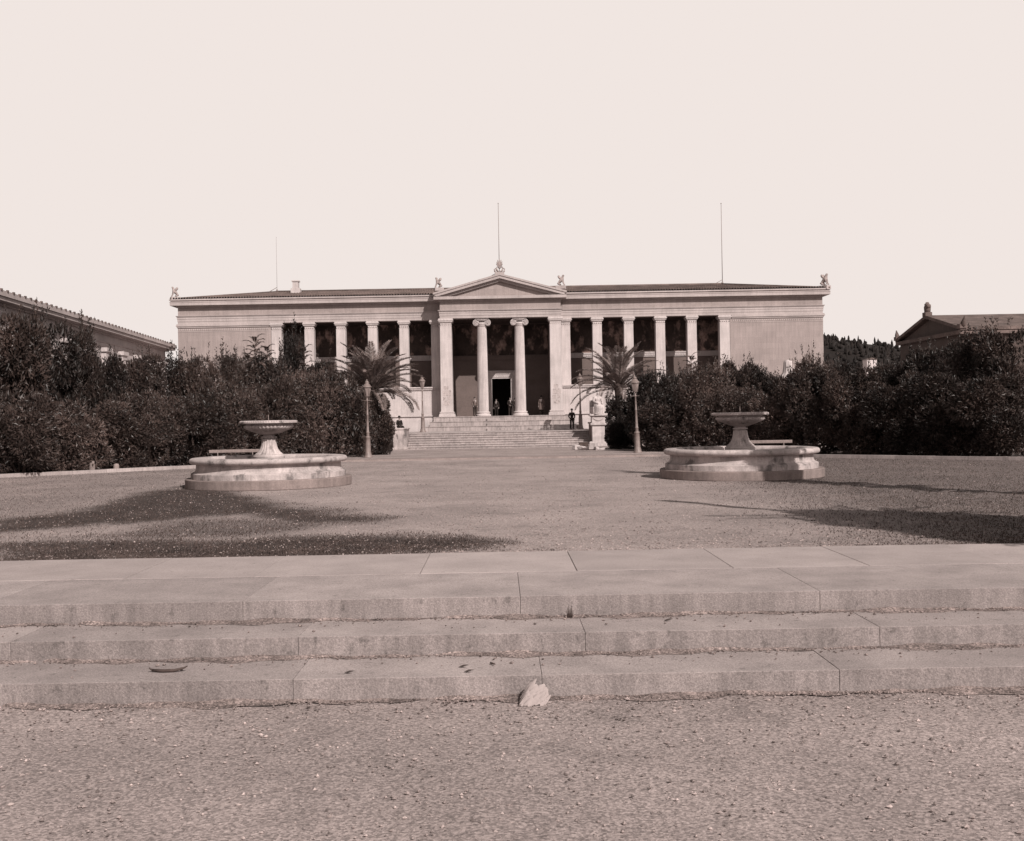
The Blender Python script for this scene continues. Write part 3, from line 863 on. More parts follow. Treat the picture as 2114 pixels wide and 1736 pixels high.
# ------------------------------------------------------------------ people
def human_pts(arms='down', sit=False):
    P = {}
    P['pelvis'] = (0, 0, .95, .125); P['waist'] = (0, 0, 1.08, .115); P['chest'] = (0, .01, 1.25, .14); P['upper'] = (0, .01, 1.38, .115)
    P['neck'] = (0, 0, 1.48, .052); P['jaw'] = (0, -.02, 1.555, .07); P['head'] = (0, -.01, 1.625, .09); P['crown'] = (0, 0, 1.68, .07)
    P['nose'] = (0, -.115, 1.60, .013)
    for s, n in ((-1, 'l'), (1, 'r')):
        P['sh' + n] = (s * .17, .01, 1.395, .06)
        if arms == 'down': e, w, h = (s * .235, .03, 1.13), (s * .25, -.03, .89), (s * .25, -.06, .82)
        elif arms == 'pockets': e, w, h = (s * .27, .07, 1.14), (s * .20, -.07, .96), (s * .19, -.1, .90)
        elif arms == 'clasped': e, w, h = (s * .25, .0, 1.13), (s * .10, -.17, 1.0), (s * .05, -.19, .97)
        P['el' + n] = e + (.042,); P['wr' + n] = w + (.028,); P['pa' + n] = h + (.032,)
        d = (Vector(h) - Vector(w)).normalized(); side = Vector((0, -1, 0)).cross(d).normalized() if arms == 'down' else Vector((0, 0, 1)).cross(d).normalized()
        if side.length < .5: side = Vector((0, 1, 0))
        for k, (off, ln) in enumerate(((-.024, .075), (-.008, .085), (.008, .08), (.024, .065))):
            a = Vector(h) + side * off + d * .03; b_ = a + d * ln * .55 + Vector((0, -.008, 0)); c = b_ + d * ln * .4 + Vector((-s * .012, -.01, 0))
            P['f%d%sa' % (k, n)] = tuple(a) + (.010,); P['f%d%sb' % (k, n)] = tuple(b_) + (.009,); P['f%d%sc' % (k, n)] = tuple(c) + (.008,)
        a = Vector(h) - side * .03 - d * .01; b_ = a - side * .022 + d * .03
        P['t%sa' % n] = tuple(a) + (.012,); P['t%sb' % n] = tuple(b_) + (.010,)
        P['hp' + n] = (s * .095, 0, .90, .095)
        if sit:
            P['kn' + n] = (s * .13, -.44, .93, .062); P['an' + n] = (s * .13, -.46, .50, .042); P['to' + n] = (s * .14, -.60, .45, .036)
        else:
            P['kn' + n] = (s * .105, -.015, .50, .062); P['an' + n] = (s * .11, .02, .09, .042); P['to' + n] = (s * .13, -.13, .045, .036)
    E = [('pelvis', 'waist'), ('waist', 'chest'), ('chest', 'upper'), ('upper', 'neck'), ('neck', 'jaw'), ('jaw', 'head'), ('head', 'crown'), ('head', 'nose')]
    for n in 'lr':
        E += [('upper', 'sh' + n), ('sh' + n, 'el' + n), ('el' + n, 'wr' + n), ('wr' + n, 'pa' + n), ('pa' + n, 't%sa' % n), ('t%sa' % n, 't%sb' % n),
              ('pelvis', 'hp' + n), ('hp' + n, 'kn' + n), ('kn' + n, 'an' + n), ('an' + n, 'to' + n)]
        for k in range(4): E += [('pa' + n, 'f%d%sa' % (k, n)), ('f%d%sa' % (k, n), 'f%d%sb' % (k, n)), ('f%d%sb' % (k, n), 'f%d%sc' % (k, n))]
    return P, E


def from_names(name, P, E, names, grow, sub=2):
    ks = [k for k in P if k in names]
    ix = {k: i for i, k in enumerate(ks)}
    pts = [P[k][:3] + (P[k][3] + grow,) for k in ks]
    ed = [(ix[a], ix[b_]) for a, b_ in E if a in ix and b_ in ix]
    return skin_mesh(name, pts, ed, sub)


def person(label, loc, rz, jacket, trousers, arms='down', hat=True, coat=False, sit=False, shirt=True, scale=1.0):
    t = thing('person', label, 'person', loc, 'people at the entrance', rz)
    t.scale = (scale,) * 3
    P, E = human_pts(arms, sit)
    dz = -0.82 if sit else 0
    body = from_names('body', P, E, set(P), 0.0, 2); body.materials.append(M['skin'])
    bo = link('body', body, t); bo.location = (0, 0, dz)
    up = from_names('jacket', P, E, {'pelvis', 'waist', 'chest', 'upper', 'shl', 'shr', 'ell', 'elr', 'wrl', 'wrr'}, 0.026, 2); up.materials.append(jacket)
    jk = link('jacket', up, t); jk.location = (0, 0, dz)
    tr = from_names('trousers', P, E, {'pelvis', 'hpl', 'hpr', 'knl', 'knr', 'anl', 'anr'}, 0.022, 2); tr.materials.append(trousers)
    link('trousers', tr, t).location = (0, 0, dz)
    q = MB()
    for n in 'lr':
        a, b_ = P['an' + n], P['to' + n]
        q.ico(((a[0] + b_[0]) / 2, (a[1] + b_[1]) / 2 - 0.02, b_[2] + 0.01), 0.055, 2, (0.95, 2.5, 0.95))
    q.build('shoes', M['black'], t, (0, 0, dz))
    if coat:
        q = MB(); q.lathe([(0.29, 0.52), (0.27, 0.7), (0.235, 0.95), (0.185, 1.12)], n=28, flute=lambda k, i: (0.78 + 0.22 * abs(math.cos(2 * math.pi * k / 28))) * (1 + 0.03 * math.sin(k * 1.9)), caps=False)
        q.build('coat_skirt', jacket, t, (0, 0, dz))
    if shirt:
        q = MB(); q.prism([(-0.035, 1.43), (0.035, 1.43), (0.005, 1.22), (-0.005, 1.22)], -0.178, -0.13, 'y'); q.build('shirt_front', M['linen'], t, (0, 0, dz))
    if hat:
        q = MB(); q.lathe([(0.165, 1.668), (0.16, 1.685), (0.105, 1.69), (0.105, 1.74), (0.09, 1.785), (0.05, 1.805), (0.001, 1.81)], (0, -0.005, 0), 24, caps=False); q.build('hat', M['black'], t, (0, 0, dz))
    else:
        q = MB(); q.ico((0, 0.015, 1.655), 0.102, 2, (0.95, 1.0, 0.95)); q.build('hair', M['hair'], t, (0, 0, dz))
    return t


pz = 2.572
x, _ = at(980.5, 858, 97.95); person('man in dark trousers and open jacket leaning beside the left column', (x, 98.02, pz), 0.5, M['grey'], M['dark'], 'pockets', hat=False)
x, _ = at(1117.5, 858, 100.5); person('man in long pale coat and hat standing in the right bay', (x, 100.0, pz), -0.1, M['grey'], M['dark'], 'down', coat=True)
x, _ = at(1053.5, 858, 103); person('man in black suit and white shirt, centre of the doorway', (x, 102.9, pz), 0.15, M['dark'], M['dark'], 'clasped', hat=False)
x, _ = at(1064, 858, 103); person('man in dark suit on the right side of the doorway', (x, 102.6, pz), 0.3, M['dark'], M['dark'], 'clasped', hat=False, scale=0.97)
x, _ = at(1025, 858, 104); person('man in dark suit standing in shade on the left side of the doorway', (x, 104.2, pz), -0.2, M['dark'], M['black'], 'down', hat=False, scale=0.94)
x, _ = at(1181, 886, 94.0); person('man in black suit and bowler hat standing on the landing before the right wing', (x, 94.0, LAND), 0.1, M['black'], M['black'], 'pockets', shirt=False)
x, _ = at(826, 885, 86.8); person('man in dark hat and jacket sitting behind the empty left pedestal', (x, 86.2, 1.72), 0.6, M['black'], M['dark'], 'clasped', sit=True, shirt=False)

# ------------------------------------------------------------------ seated statue on its pedestal
x, _ = at(1235, 921, ST0 + 0.3)
sp_ = MB()
for (hw, z0, z1) in ((0.62, 0, 0.22), (0.56, 0.22, 0.34), (0.47, 0.34, 1.55), (0.52, 1.55, 1.62), (0.6, 1.62, 1.78), (0.5, 1.78, 2.25), (0.56, 2.25, 2.33), (0.66, 2.33, 2.46)):
    sp_.box(-hw, hw, -hw, hw, z0, z1 - 0.001, 0.015)
for k in range(9):
    a = math.pi * k / 8
    sp_.ico((-0.36 + 0.09 * k, -0.51, 2.12 - 0.15 * math.sin(a)), 0.06, 1)
for sx in (-0.62, 0.62): sp_.ico((sx, -0.6, 2.4), 0.1, 1, (0.8, 0.8, 1.2))
tag(sp_.build('statue_pedestal', M['statue'], None, (x, ST0 + 0.3, FORE)), 'tall moulded marble pedestal carrying the seated statue right of the stairs', 'pedestal')
stt = thing('seated_statue', 'white marble statue of a seated robed old man on a tall pedestal', 'statue', (x, ST0 + 0.3, FORE + 2.462), None, 0.35)
pts = [(0, .12, .62, .2), (0, .10, .85, .21), (0, .06, 1.08, .23), (0, 0.02, 1.28, .19), (0, -.02, 1.40, .08), (0, -.08, 1.50, .10), (0, -.10, 1.60, .115), (0, -.07, 1.68, .085), (0, -.22, 1.56, .025), (0, -.17, 1.42, .07),
       (-.27, 0, 1.24, .10), (-.36, -.05, .98, .085), (-.24, -.33, .84, .06), (-.16, -.42, .82, .05),
       (.27, 0, 1.24, .10), (.36, -.02, .98, .085), (.28, -.3, .82, .06), (.2, -.42, .80, .05),
       (-.15, .02, .60, .17), (-.19, -.42, .62, .14), (-.18, -.42, .30, .11), (-.18, -.42, .07, .09), (-.18, -.58, .05, .06),
       (.15, .02, .60, .17), (.2, -.46, .62, .14), (.22, -.50, .30, .11), (.22, -.52, .07, .09), (.22, -.66, .05, .06)]
for s, k in ((-1, 13), (1, 17)):
    pass
ed = [(0, 1), (1, 2), (2, 3), (3, 4), (4, 5), (5, 6), (6, 7), (6, 8), (5, 9), (3, 10), (10, 11), (11, 12), (12, 13), (3, 14), (14, 15), (15, 16), (16, 17), (0, 18), (18, 19), (19, 20), (20, 21), (21, 22), (0, 23), (23, 24), (24, 25), (25, 26), (26, 27)]
for s, k in ((-1, 13), (1, 17)):
    bx_, by_, bz_, _ = pts[k]
    for j, l in enumerate((.09, .105, .1, .08)):
        pts.append((bx_ + (j - 1.5) * .028, by_ - l * .6, bz_ - .01, .015)); ed.append((k, len(pts) - 1))
        pts.append((bx_ + (j - 1.5) * .03, by_ - l, bz_ - .045, .013)); ed.append((len(pts) - 2, len(pts) - 1))
    pts.append((bx_ - s * .07, by_ - .04, bz_, .016)); ed.append((k, len(pts) - 1))
me = skin_mesh('figure', pts, ed, 2); me.materials.append(M['statue']); link('figure', me, stt)
q = MB()   # robe: a ribbed mantle over the lap falling to the feet
nr = 40; v = []; f = []
for i, (zz, hx, y0) in enumerate(((0.03, 0.42, -0.60), (0.2, 0.40, -0.60), (0.42, 0.38, -0.62), (0.58, 0.37, -0.62), (0.72, 0.35, -0.50), (0.82, 0.3, -0.2), (0.95, 0.27, -0.13))):
    for k in range(nr):
        a = 2 * math.pi * k / nr
        fold = 1 + 0.05 * math.sin(k * 2.1 + i * 0.4) + 0.03 * math.sin(k * 3.7)
        yc = (y0 + 0.3) / 2; hy = (0.3 - y0) / 2
        v.append((hx * math.cos(a) * fold, yc + hy * math.sin(a) * fold, zz))
for i in range(6):
    for k in range(nr): f.append((i * nr + k, i * nr + (k + 1) % nr, (i + 1) * nr + (k + 1) % nr, (i + 1) * nr + k))
q.add(v, f, True); q.build('robe', M['statue'], stt)
q = MB(); q.box(-0.46, 0.46, -0.2, 0.5, 0.002, 0.55, 0.03); q.box(-0.46, 0.46, 0.4, 0.5, 0.552, 1.05, 0.03); q.box(-0.52, 0.52, -0.66, -0.2, 0.0, 0.035)
q.build('chair', M['statue'], stt)

# ------------------------------------------------------------------ roof ornaments
def sphinx_mesh():
    pts = [(0, .25, .35, .20), (0, .05, .50, .17), (0, -.15, .72, .17), (0, -.22, .92, .11), (0, -.26, 1.06, .12), (0, -.26, 1.18, .11), (0, -.38, 1.08, .03),
           (-.13, -.22, .55, .08), (-.13, -.30, .25, .06), (-.13, -.42, .06, .06), (.13, -.22, .55, .08), (.13, -.30, .25, .06), (.13, -.42, .06, .06),
           (-.18, .25, .25, .13), (-.2, .0, .08, .07), (.18, .25, .25, .13), (.2, .0, .08, .07),
           (-.12, .0, .74, .10), (-.14, .12, .86, .15), (-.13, .2, 1.0, .15), (-.11, .14, 1.10, .09), (.12, .0, .74, .10), (.14, .12, .86, .15), (.13, .2, 1.0, .15), (.11, .14, 1.10, .09)]
    ed = [(0, 1), (1, 2), (2, 3), (3, 4), (4, 5), (4, 6), (2, 7), (7, 8), (8, 9), (2, 10), (10, 11), (11, 12), (0, 13), (13, 14), (0, 15), (15, 16), (2, 17), (17, 18), (18, 19), (19, 20), (2, 21), (21, 22), (22, 23), (23, 24)]
    me_ = skin_mesh('figure', pts, ed, 2)
    return me_


spx = thing('roof_sphinx', 'winged stone sphinx on the left end corner of the roof', 'statue', (0, 0, 0), 'sphinxes along the roof edge')
me = sphinx_mesh(); me.materials.append(M['roofstat']); link('figure', me, spx)
q = MB(); q.box(-0.36, 0.36, -0.5, 0.5, -0.35, 0.02, 0.02); q.build('block', M['cornice'], spx)
for i, (xx, zz, yy, rz, lab, sc) in enumerate(((-29.75, 13.72, -0.1, -1.1, None, 0.82),
                                           (29.75, 13.72, -0.1, 0.7, 'winged stone sphinx on the right end corner of the roof', 0.95),
                                           (-5.5, 13.95, PF - 0.1, -1.3, 'winged stone sphinx at the left corner of the pediment', 0.82),
                                           (5.5, 13.95, PF - 0.1, 1.3, 'winged stone sphinx at the right corner of the pediment', 0.85))):
    ob = spx if i == 0 else copy_tree(spx)
    ob.location = (BX + xx, BY + yy, zz + 0.25); ob.rotation_euler = (0, 0, rz); ob.scale = (sc,) * 3
    if lab: ob['label'] = lab
pal = thing('palmette_ornament', 'carved palmette with paired figures on the apex of the pediment', 'ornament', (BX, BY + PF - 0.05, AP + 0.02))
q = MB(); q.box(-0.42, 0.42, -0.3, 0.3, -0.2, 0.12, 0.02); q.build('block', M['cornice'], pal)
q = MB()
for s in (-1, 1):
    q.tube([(s * .05, 0, .12), (s * .22, -.02, .3), (s * .30, -.03, .5), (s * .2, -.02, .66), (s * .1, 0, .55)], [.07, .09, .08, .06, .04], 8)
    q.tube([(s * .3, -.05, .12), (s * .42, -.05, .22), (s * .46, -.05, .42), (s * .36, -.05, .5)], [.06, .08, .06, .04], 8)
    for k, (a, l) in enumerate(((0.25, .62), (0.55, .52), (0.9, .4))):
        q.tube([(s * .03, 0, .66), (s * (.03 + l * .5 * math.sin(a)), 0, .66 + l * .5 * math.cos(a)), (s * (.03 + .8 * l * math.sin(a)), -.04, .66 + l * math.cos(a))], [.05, .06, .035], 6)
q.tube([(0, 0, .5), (0, 0, .9), (0, -.04, 1.32)], [.07, .08, .04], 8)
q.ico((0, -.06, .55), .12, 2)
q.build('palmette', M['roofstat'], pal)


def pole(label, x_, y_, z0, z1, r, base=True):
    t = thing('flagpole', label, 'flagpole', (x_, y_, z0), 'bare flagpoles on the roof')
    q = MB(); q.tube([(0, 0, 0), (0, 0, z1 - z0)], [r, r * 0.7], 8); q.ico((0, 0, z1 - z0), r * 1.8, 1); q.build('pole', M['iron'], t)
    if base:
        q = MB(); q.tube([(-1.0, 0, -0.05), (0, 0, 0.5)], 0.03, 6); q.lathe([(0.14, -0.3), (0.12, 0.12), (0.06, 0.3)], n=10); q.build('stay', M['iron'], t)
    return t


x, z1 = at(1030, 420, 99); pole('bare flagpole rising behind the pediment apex', BX - 0.02, 99.0, 15.2, z1, 0.030)
x, z1 = at(1488.5, 420, 108); pole('bare flagpole on the ridge of the right wing', x, 108.0, 15.2, z1, 0.034)
x, z1 = at(570, 490, 108); pole('faint thin flagpole on the ridge of the left wing', x, 108.0, 15.2, z1, 0.015)

# ------------------------------------------------------------------ bills posted on the antas
rs = random.Random(5)
for side, lab0, cx in ((-1, 'left', BX - 4.96), (1, 'right', BX + 4.96)):
    for k, (dx, dz, w, h, lab) in enumerate(((-.2, 0.0, .30, .36, 'square printed bill, lower left, pasted on the %s anta of the portico'),
                                       (.2, .02, .30, .36, 'square printed bill, lower right, pasted on the %s anta of the portico'),
                                       (0.02, .5, .7, .5, 'wide torn bill, middle, pasted on the %s anta of the portico'),
                                       (0.0, -.42, .55, .4, 'ragged printed bill, lowest, pasted on the %s anta of the portico'),
                                       (-.05, .98, .4, .32, 'small faded bill, highest, pasted on the %s anta of the portico'))):
        q = MB(); n_ = 8; v = []
        pts_ = []
        for e in range(4):
            for j in range(3):
                t_ = j / 3
                ex = [(-w + 2 * w * t_, -h), (w, -h + 2 * h * t_), (w - 2 * w * t_, h), (-w, h - 2 * h * t_)][e]
                pts_.append((ex[0] / 2 + rs.uniform(-.03, .03), ex[1] / 2 + rs.uniform(-.03, .03)))
        q.prism(pts_, -0.004, 0.0, 'y')
        ob = q.build('posted_bill', M['print'], None, (cx + dx, BY + PF + 0.014 - 0.002 * (k % 2), 4.2 + dz))
        tag(ob, lab % lab0, 'poster', 'bills posted on the portico')

# ------------------------------------------------------------------ neighbours
def flank_building():
    t = thing('side_building', 'pale neighbouring building with long cornice and pilasters at the left', 'building', (-30.6, 100, 0), None, math.atan2(0.0827, 1))
    # local: far corner at origin, wall runs along -y, body extends to -x
    L_ = 70
    q = MB(); q.box(-18, 0, -L_, 0, 0, 9.0); q.build('wall', M['wall2'], t)
    q = MB()
    for (o_, z0, z1) in ((0.05, 8.1, 8.2), (0.09, 8.4, 8.5), (0.25, 9.0, 9.12), (0.75, 9.12, 9.34), (0.85, 9.34, 9.62)):
        q.box(-18 - o_, o_, -L_ - o_, o_, z0, z1)
    q.build('cornice', M['cornice'], t)
    q = MB()
    for k in range(int(L_ / 0.9)):
        q.box(0.80, 0.90, -0.2 - k * 0.9, -0.38 - k * 0.9, 9.60, 9.70)
    q.box(-18, 0.6, -L_, 0.6, 9.62, 9.72)
    q.build('roof_edge', M['tile'], t)
    for k in range(14):
        y0 = -1.2 - k * 4.6
        q = MB(); q.box(0.0, 0.35, y0 - 1.3, y0, 0, 7.7, 0.01); q.box(0, 0.45, y0 - 1.45, y0 + 0.15, 7.7, 8.0, 0.02); q.build('pilaster', M['marble'], t)
        q = MB(); q.box(-0.3, 0.012, y0 - 3.9, y0 - 2.0, 3.0, 7.2); q.build('window', M['opening'], t)
    return t


flank_building()
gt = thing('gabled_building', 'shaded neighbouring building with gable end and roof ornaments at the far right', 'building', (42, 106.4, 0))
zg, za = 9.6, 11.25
q = MB(); q.prism([(-7.6, 0), (7.6, 0), (7.6, zg), (-7.6, zg)][::-1], 0, 40, 'x'); q.build('wall', M['wall3_shade'], gt)
q = MB(); q.prism([(-7.6, zg), (7.6, zg), (0, za)], 0.1, 40, 'x'); q.build('gable', M['wall3_shade'], gt)
q = MB()
q.box(-0.35, 40, -8.0, 8.0, zg - 0.35, zg - 0.002)
for s in (-1, 1):
    q.prism([(s * 8.1, zg), (0, za + 0.12), (0, za + 0.42), (s * 8.1, zg + 0.3)], -0.35, 40, 'x')
q.build('roof', M['tile'], gt)
for (yy, zz, sc, kind) in ((7.9, zg + 0.25, 0.8, 0), (0, za + 0.4, 1.0, 1), (-7.9, zg + 0.25, 0.8, 0)):
    q = MB()
    q.box(-0.45, 0.2, yy - 0.4 * sc, yy + 0.4 * sc, zz - 0.1, zz + 0.3)
    if kind:
        q.tube([(-0.1, yy, zz + 0.2), (-0.1, yy, zz + 0.8), (-0.1, yy, zz + 1.3)], [0.3, 0.35, 0.14], 8)
        q.ico((-0.1, yy - 0.25, zz + 0.9), 0.28, 1); q.ico((-0.1, yy + 0.22, zz + 1.05), 0.22, 1)
    else:
        q.tube([(-0.1, yy, zz), (-0.1, yy + 0.35 * (1 if yy > 0 else -1), zz + 0.5), (-0.1, yy + 0.5 * (1 if yy > 0 else -1), zz + 1.0)], [0.3, 0.22, 0.05], 8)
    q.build('roof_ornament', M['tile'], gt)

# hill beyond, with its pines
def hill_h(x_, y_):
    d = math.hypot((x_ - 110) / 310, (y_ - 640) / 190)
    return 61 * max(0, 1 - d) ** 1.0 + 0.9 * math.sin(x_ * 0.11) * math.sin(y_ * 0.07) * (1 if d < 0.9 else 0)


hx = np.linspace(-220, 440, 90); hy = np.linspace(430, 860, 50)
V = np.array([(a, b_, hill_h(a, b_) - 0.3) for b_ in hy for a in hx])
ii = np.arange(len(V)).reshape(50, 90)
Q = np.stack([ii[:-1, :-1], ii[:-1, 1:], ii[1:, 1:], ii[1:, :-1]], -1).reshape(-1, 4)
hl = link('hill', np_mesh('hill', V, Q, M['hill'], True)); hl['kind'] = 'structure'
q = MB(); rs = random.Random(11)
for k in range(2600):
    a = rs.uniform(120, 400); b_ = rs.uniform(480, 690); h = hill_h(a, b_)
    if h < 4: continue
    hh = rs.choice((1.8, 2.2, 2.6, 3.2, 4.5)) * rs.uniform(.8, 1.2); w = hh * (rs.uniform(0.12, 0.2) if hh > 3 else rs.uniform(.35, .6))
    q.lathe([(w * 0.6, 0), (w, hh * 0.3), (w * 0.8, hh * 0.6), (w * .3, hh * .9), (0.02, hh)], (a, b_, h - 0.4), 7, False, flute=lambda k_, i_: 0.7 + 0.6 * ((k_ * 7 + i_ * 3 + k) % 5) / 5, caps=False)
tag(q.build('hill_woodland', M['pine']), 'dark pines covering the far hillside', 'woodland', None, 'stuff')
x, z = at(1800, 745, 330)
hs = thing('white_house', 'small white house on the far hill slope at the right', 'house', (x, 330, 0))
q = MB(); q.box(-1.5, 1.5, 0, 4, 0, z + 0.4, 0.02); q.build('wall', M['linen'], hs)
q = MB(); q.prism([(-1.7, z + 0.4), (1.7, z + 0.4), (0, z + 1.0)], -0.2, 4.2, 'y'); q.build('roof', M['tile'], hs)

# draped monument and pole over the right-hand bushes
x, z = at(1627, 745, 84)
mo = thing('draped_monument', 'pale draped monument whose bell-shaped top shows over the right-hand bushes', 'monument', (x, 84, FORE))
q = MB(); q.box(-0.9, 0.9, -0.9, 0.9, 0, z - 2.2 - FORE, 0.03); q.build('pedestal', M['statue'], mo)
q = MB(); zb = z - 2.2 - FORE
q.lathe([(1.15, zb), (1.1, zb + 0.4), (0.95, zb + 0.8), (0.62, zb + 1.05), (0.42, zb + 1.3), (0.36, zb + 1.8), (0.32, zb + 2.15), (0.15, zb + 2.28)], n=36, flute=lambda k, i: 1 + 0.06 * math.sin(k * 1.9 + i * .3) + 0.04 * math.sin(k * 3.3))
q.build('drapery', M['statue'], mo)
x, z = at(1636, 742, 82)
mo = thing('signal_pole', 'thin dark pole with short crossbar beside the draped monument', 'pole', (x, 82, FORE))
q = MB(); q.tube([(0, 0, 0), (0, 0, z - FORE)], 0.03, 6); q.tube([(-0.22, 0, z - FORE - 0.06), (0.22, 0, z - FORE - 0.06)], 0.025, 6); q.build('shaft', M['iron'], mo)
for sx in (-0.2, 0, 0.2):
    q = MB(); q.lathe([(0.04, z - FORE - 0.05), (0.05, z - FORE + 0.05), (0.02, z - FORE + 0.12)], (sx, 0, 0), 8); q.build('insulator', M['iron'], mo)

# ------------------------------------------------------------------ vegetation
def leaf_quads(C, D, U, ln, wd, bend=0.25):
    """C centres, D leaf axis, U up hint -> two-quad folded leaves"""
    n = len(C)
    Sd = np.cross(D, U); Sd /= np.linalg.norm(Sd, axis=1)[:, None] + 1e-9
    Nn = np.cross(Sd, D)
    ln = ln[:, None]; wd = wd[:, None]
    a = C; m1 = C + D * ln * 0.45 + Sd * wd * 0.5 + Nn * wd * bend
    m2 = C + D * ln * 0.45 - Sd * wd * 0.5 + Nn * wd * bend
    e = C + D * ln - Nn * ln * 0.08
    V_ = np.stack([a, m1, e, m2], 1).reshape(-1, 3)
    Q_ = np.arange(4 * n).reshape(-1, 4)
    return V_, Q_


def crown(seed, nleaf, spiky=0.5, conical=0.0, leaf=(0.17, 0.30), lw=0.36, mt=None, nlobes=26):
    """crown 1 m wide in radius, height 0..1, scaled by the instance; returns mesh in unit cylinder space (metres ~ 2.4 x 5)"""
    g = np.random.default_rng(seed)
    Rr, H = 2.4, 5.0
    lob = []
    for k in range(nlobes):
        z_ = g.uniform(0.12, 0.9)
        prof = (1 - conical) * math.sqrt(max(0.05, 1 - abs(z_ * 1.9 - 0.9) ** 2.2 * 0.8)) + conical * (1.02 - z_)
        a = g.uniform(0, 2 * math.pi); r_ = Rr * prof * g.uniform(0.35, 0.78)
        lob.append((r_ * math.cos(a), r_ * math.sin(a), z_ * H, g.uniform(0.55, 1.05) * (0.6 + 0.5 * prof)))
    lob = np.array(lob)
    w = lob[:, 3] ** 2; w /= w.sum()
    pick = g.choice(len(lob), nleaf, p=w)
    n3 = g.normal(size=(nleaf, 3)); n3 /= np.linalg.norm(n3, axis=1)[:, None]
    rad = lob[pick, 3] * (0.78 + 0.30 * g.random(nleaf) ** 0.7)
    C = lob[pick, :3] + n3 * rad[:, None] * np.array([1, 1, 0.95])
    keep = (C[:, 2] > 0.05)
    C = C[keep]; n3 = n3[keep]
    D = n3 + g.normal(size=C.shape) * 0.75 + np.array([0, 0, 0.35]); D /= np.linalg.norm(D, axis=1)[:, None]
    U = g.normal(size=C.shape)
    ln = g.uniform(leaf[0], leaf[1], len(C)); wd = ln * lw * g.uniform(0.7, 1.3, len(C))
    Vs, Qs = [], []
    V_, Q_ = leaf_quads(C, D, U, ln, wd); Vs.append(V_); Qs.append(Q_); off = len(V_)
    # upright leafy shoots that break the outline
    ns = int(70 * spiky)
    for k in range(ns):
        L_ = lob[g.integers(len(lob))]
        a = g.uniform(0, 2 * math.pi)
        base = np.array([L_[0] + 0.6 * L_[3] * math.cos(a), L_[1] + 0.6 * L_[3] * math.sin(a), L_[2] + 0.6 * L_[3]])
        h_ = g.uniform(0.5, 1.15); m = int(26 * h_)
        t = g.random(m)
        Cs = base + np.stack([t * 0.15 * math.cos(a), t * 0.15 * math.sin(a), t * h_], 1) + g.normal(size=(m, 3)) * 0.03
        Ds = np.stack([g.normal(size=m), g.normal(size=m), 0.5 + g.random(m)], 1); Ds /= np.linalg.norm(Ds, axis=1)[:, None]
        V_, Q_ = leaf_quads(Cs, Ds, g.normal(size=(m, 3)), g.uniform(leaf[0], leaf[1], m) * (1.15 - 0.6 * t), 0.07 * np.ones(m))
        Vs.append(V_); Qs.append(Q_ + off); off += len(V_)
    VV = np.concatenate(Vs)
    zs = 5.45 / np.percentile(VV[:, 2], 99.0); rs_ = 2.6 / np.percentile(np.hypot(VV[:, 0], VV[:, 1]), 96)
    VV = VV * np.array([rs_, rs_, zs]); lob[:, :3] *= np.array([rs_, rs_, zs])
    me_ = np_mesh('crown', VV, np.concatenate(Qs), mt or M['leaf'])
    return me_, lob


def stems(lob, seed):
    q_ = MB(); r_ = random.Random(seed)
    for k in range(5):
        L_ = lob[r_.randrange(len(lob))]
        q_.tube([(r_.uniform(-.2, .2), r_.uniform(-.2, .2), -0.1), (L_[0] * .4, L_[1] * .4, L_[2] * .5), (L_[0], L_[1], L_[2])], [.09, .06, .025], 6)
    for L_ in lob:   # twiggy heart of each clump
        for j in range(5):
            d = Vector((r_.gauss(0, 1), r_.gauss(0, 1), r_.gauss(0, 1))).normalized() * L_[3] * .9
            q_.tube([(L_[0], L_[1], L_[2]), (L_[0] + d.x, L_[1] + d.y, L_[2] + d.z)], [.025, .008], 4)
    me_ = q_.mesh('stem'); me_.materials.append(M['bark'])
    return me_


KIND = {}
for nm, args in (('dense', dict(nleaf=17000, spiky=0.4)), ('loose', dict(nleaf=12000, spiky=0.8, nlobes=30, mt=M['leaf2'], leaf=(.16, .27), lw=.33)),
                 ('cone', dict(nleaf=14000, spiky=0.9, conical=0.75, leaf=(.14, .26), lw=.22)), ('low', dict(nleaf=13000, spiky=0.5, mt=M['leaf2'], leaf=(.20, .36), lw=.30))):
    for v_ in range(3):
        me, lob = crown(100 * v_ + len(nm) * 7 + ord(nm[0]), mt=args.get('mt'), **{k: v for k, v in args.items() if k != 'mt'})
        KIND[nm, v_] = (me, stems(lob, v_))


def shrub(nm, v_, ux, Y, top, hw, label, group, base=FORE):
    x_, z_ = at(ux, top, Y)
    if top >= 812 and ux not in (1375, 778, 1272, 1290, 766):      # the front row varies a lot in height
        top -= rnd.uniform(0, 72)
        x_, z_ = at(ux, top, Y)
    v_ = rnd.randrange(3)
    me_, st_ = KIND[nm, v_]
    t = thing('shrub', label, 'shrub', (x_, Y, base - 0.05), group, rnd.uniform(0, 6.28))
    hgt = z_ - base; wid = hw * 1.22 * Y / F
    t.scale = (wid / 2.6, wid / 2.6 * 0.95, hgt / 5.45)
    link('crown', me_, t); link('stem', st_, t)
    return t


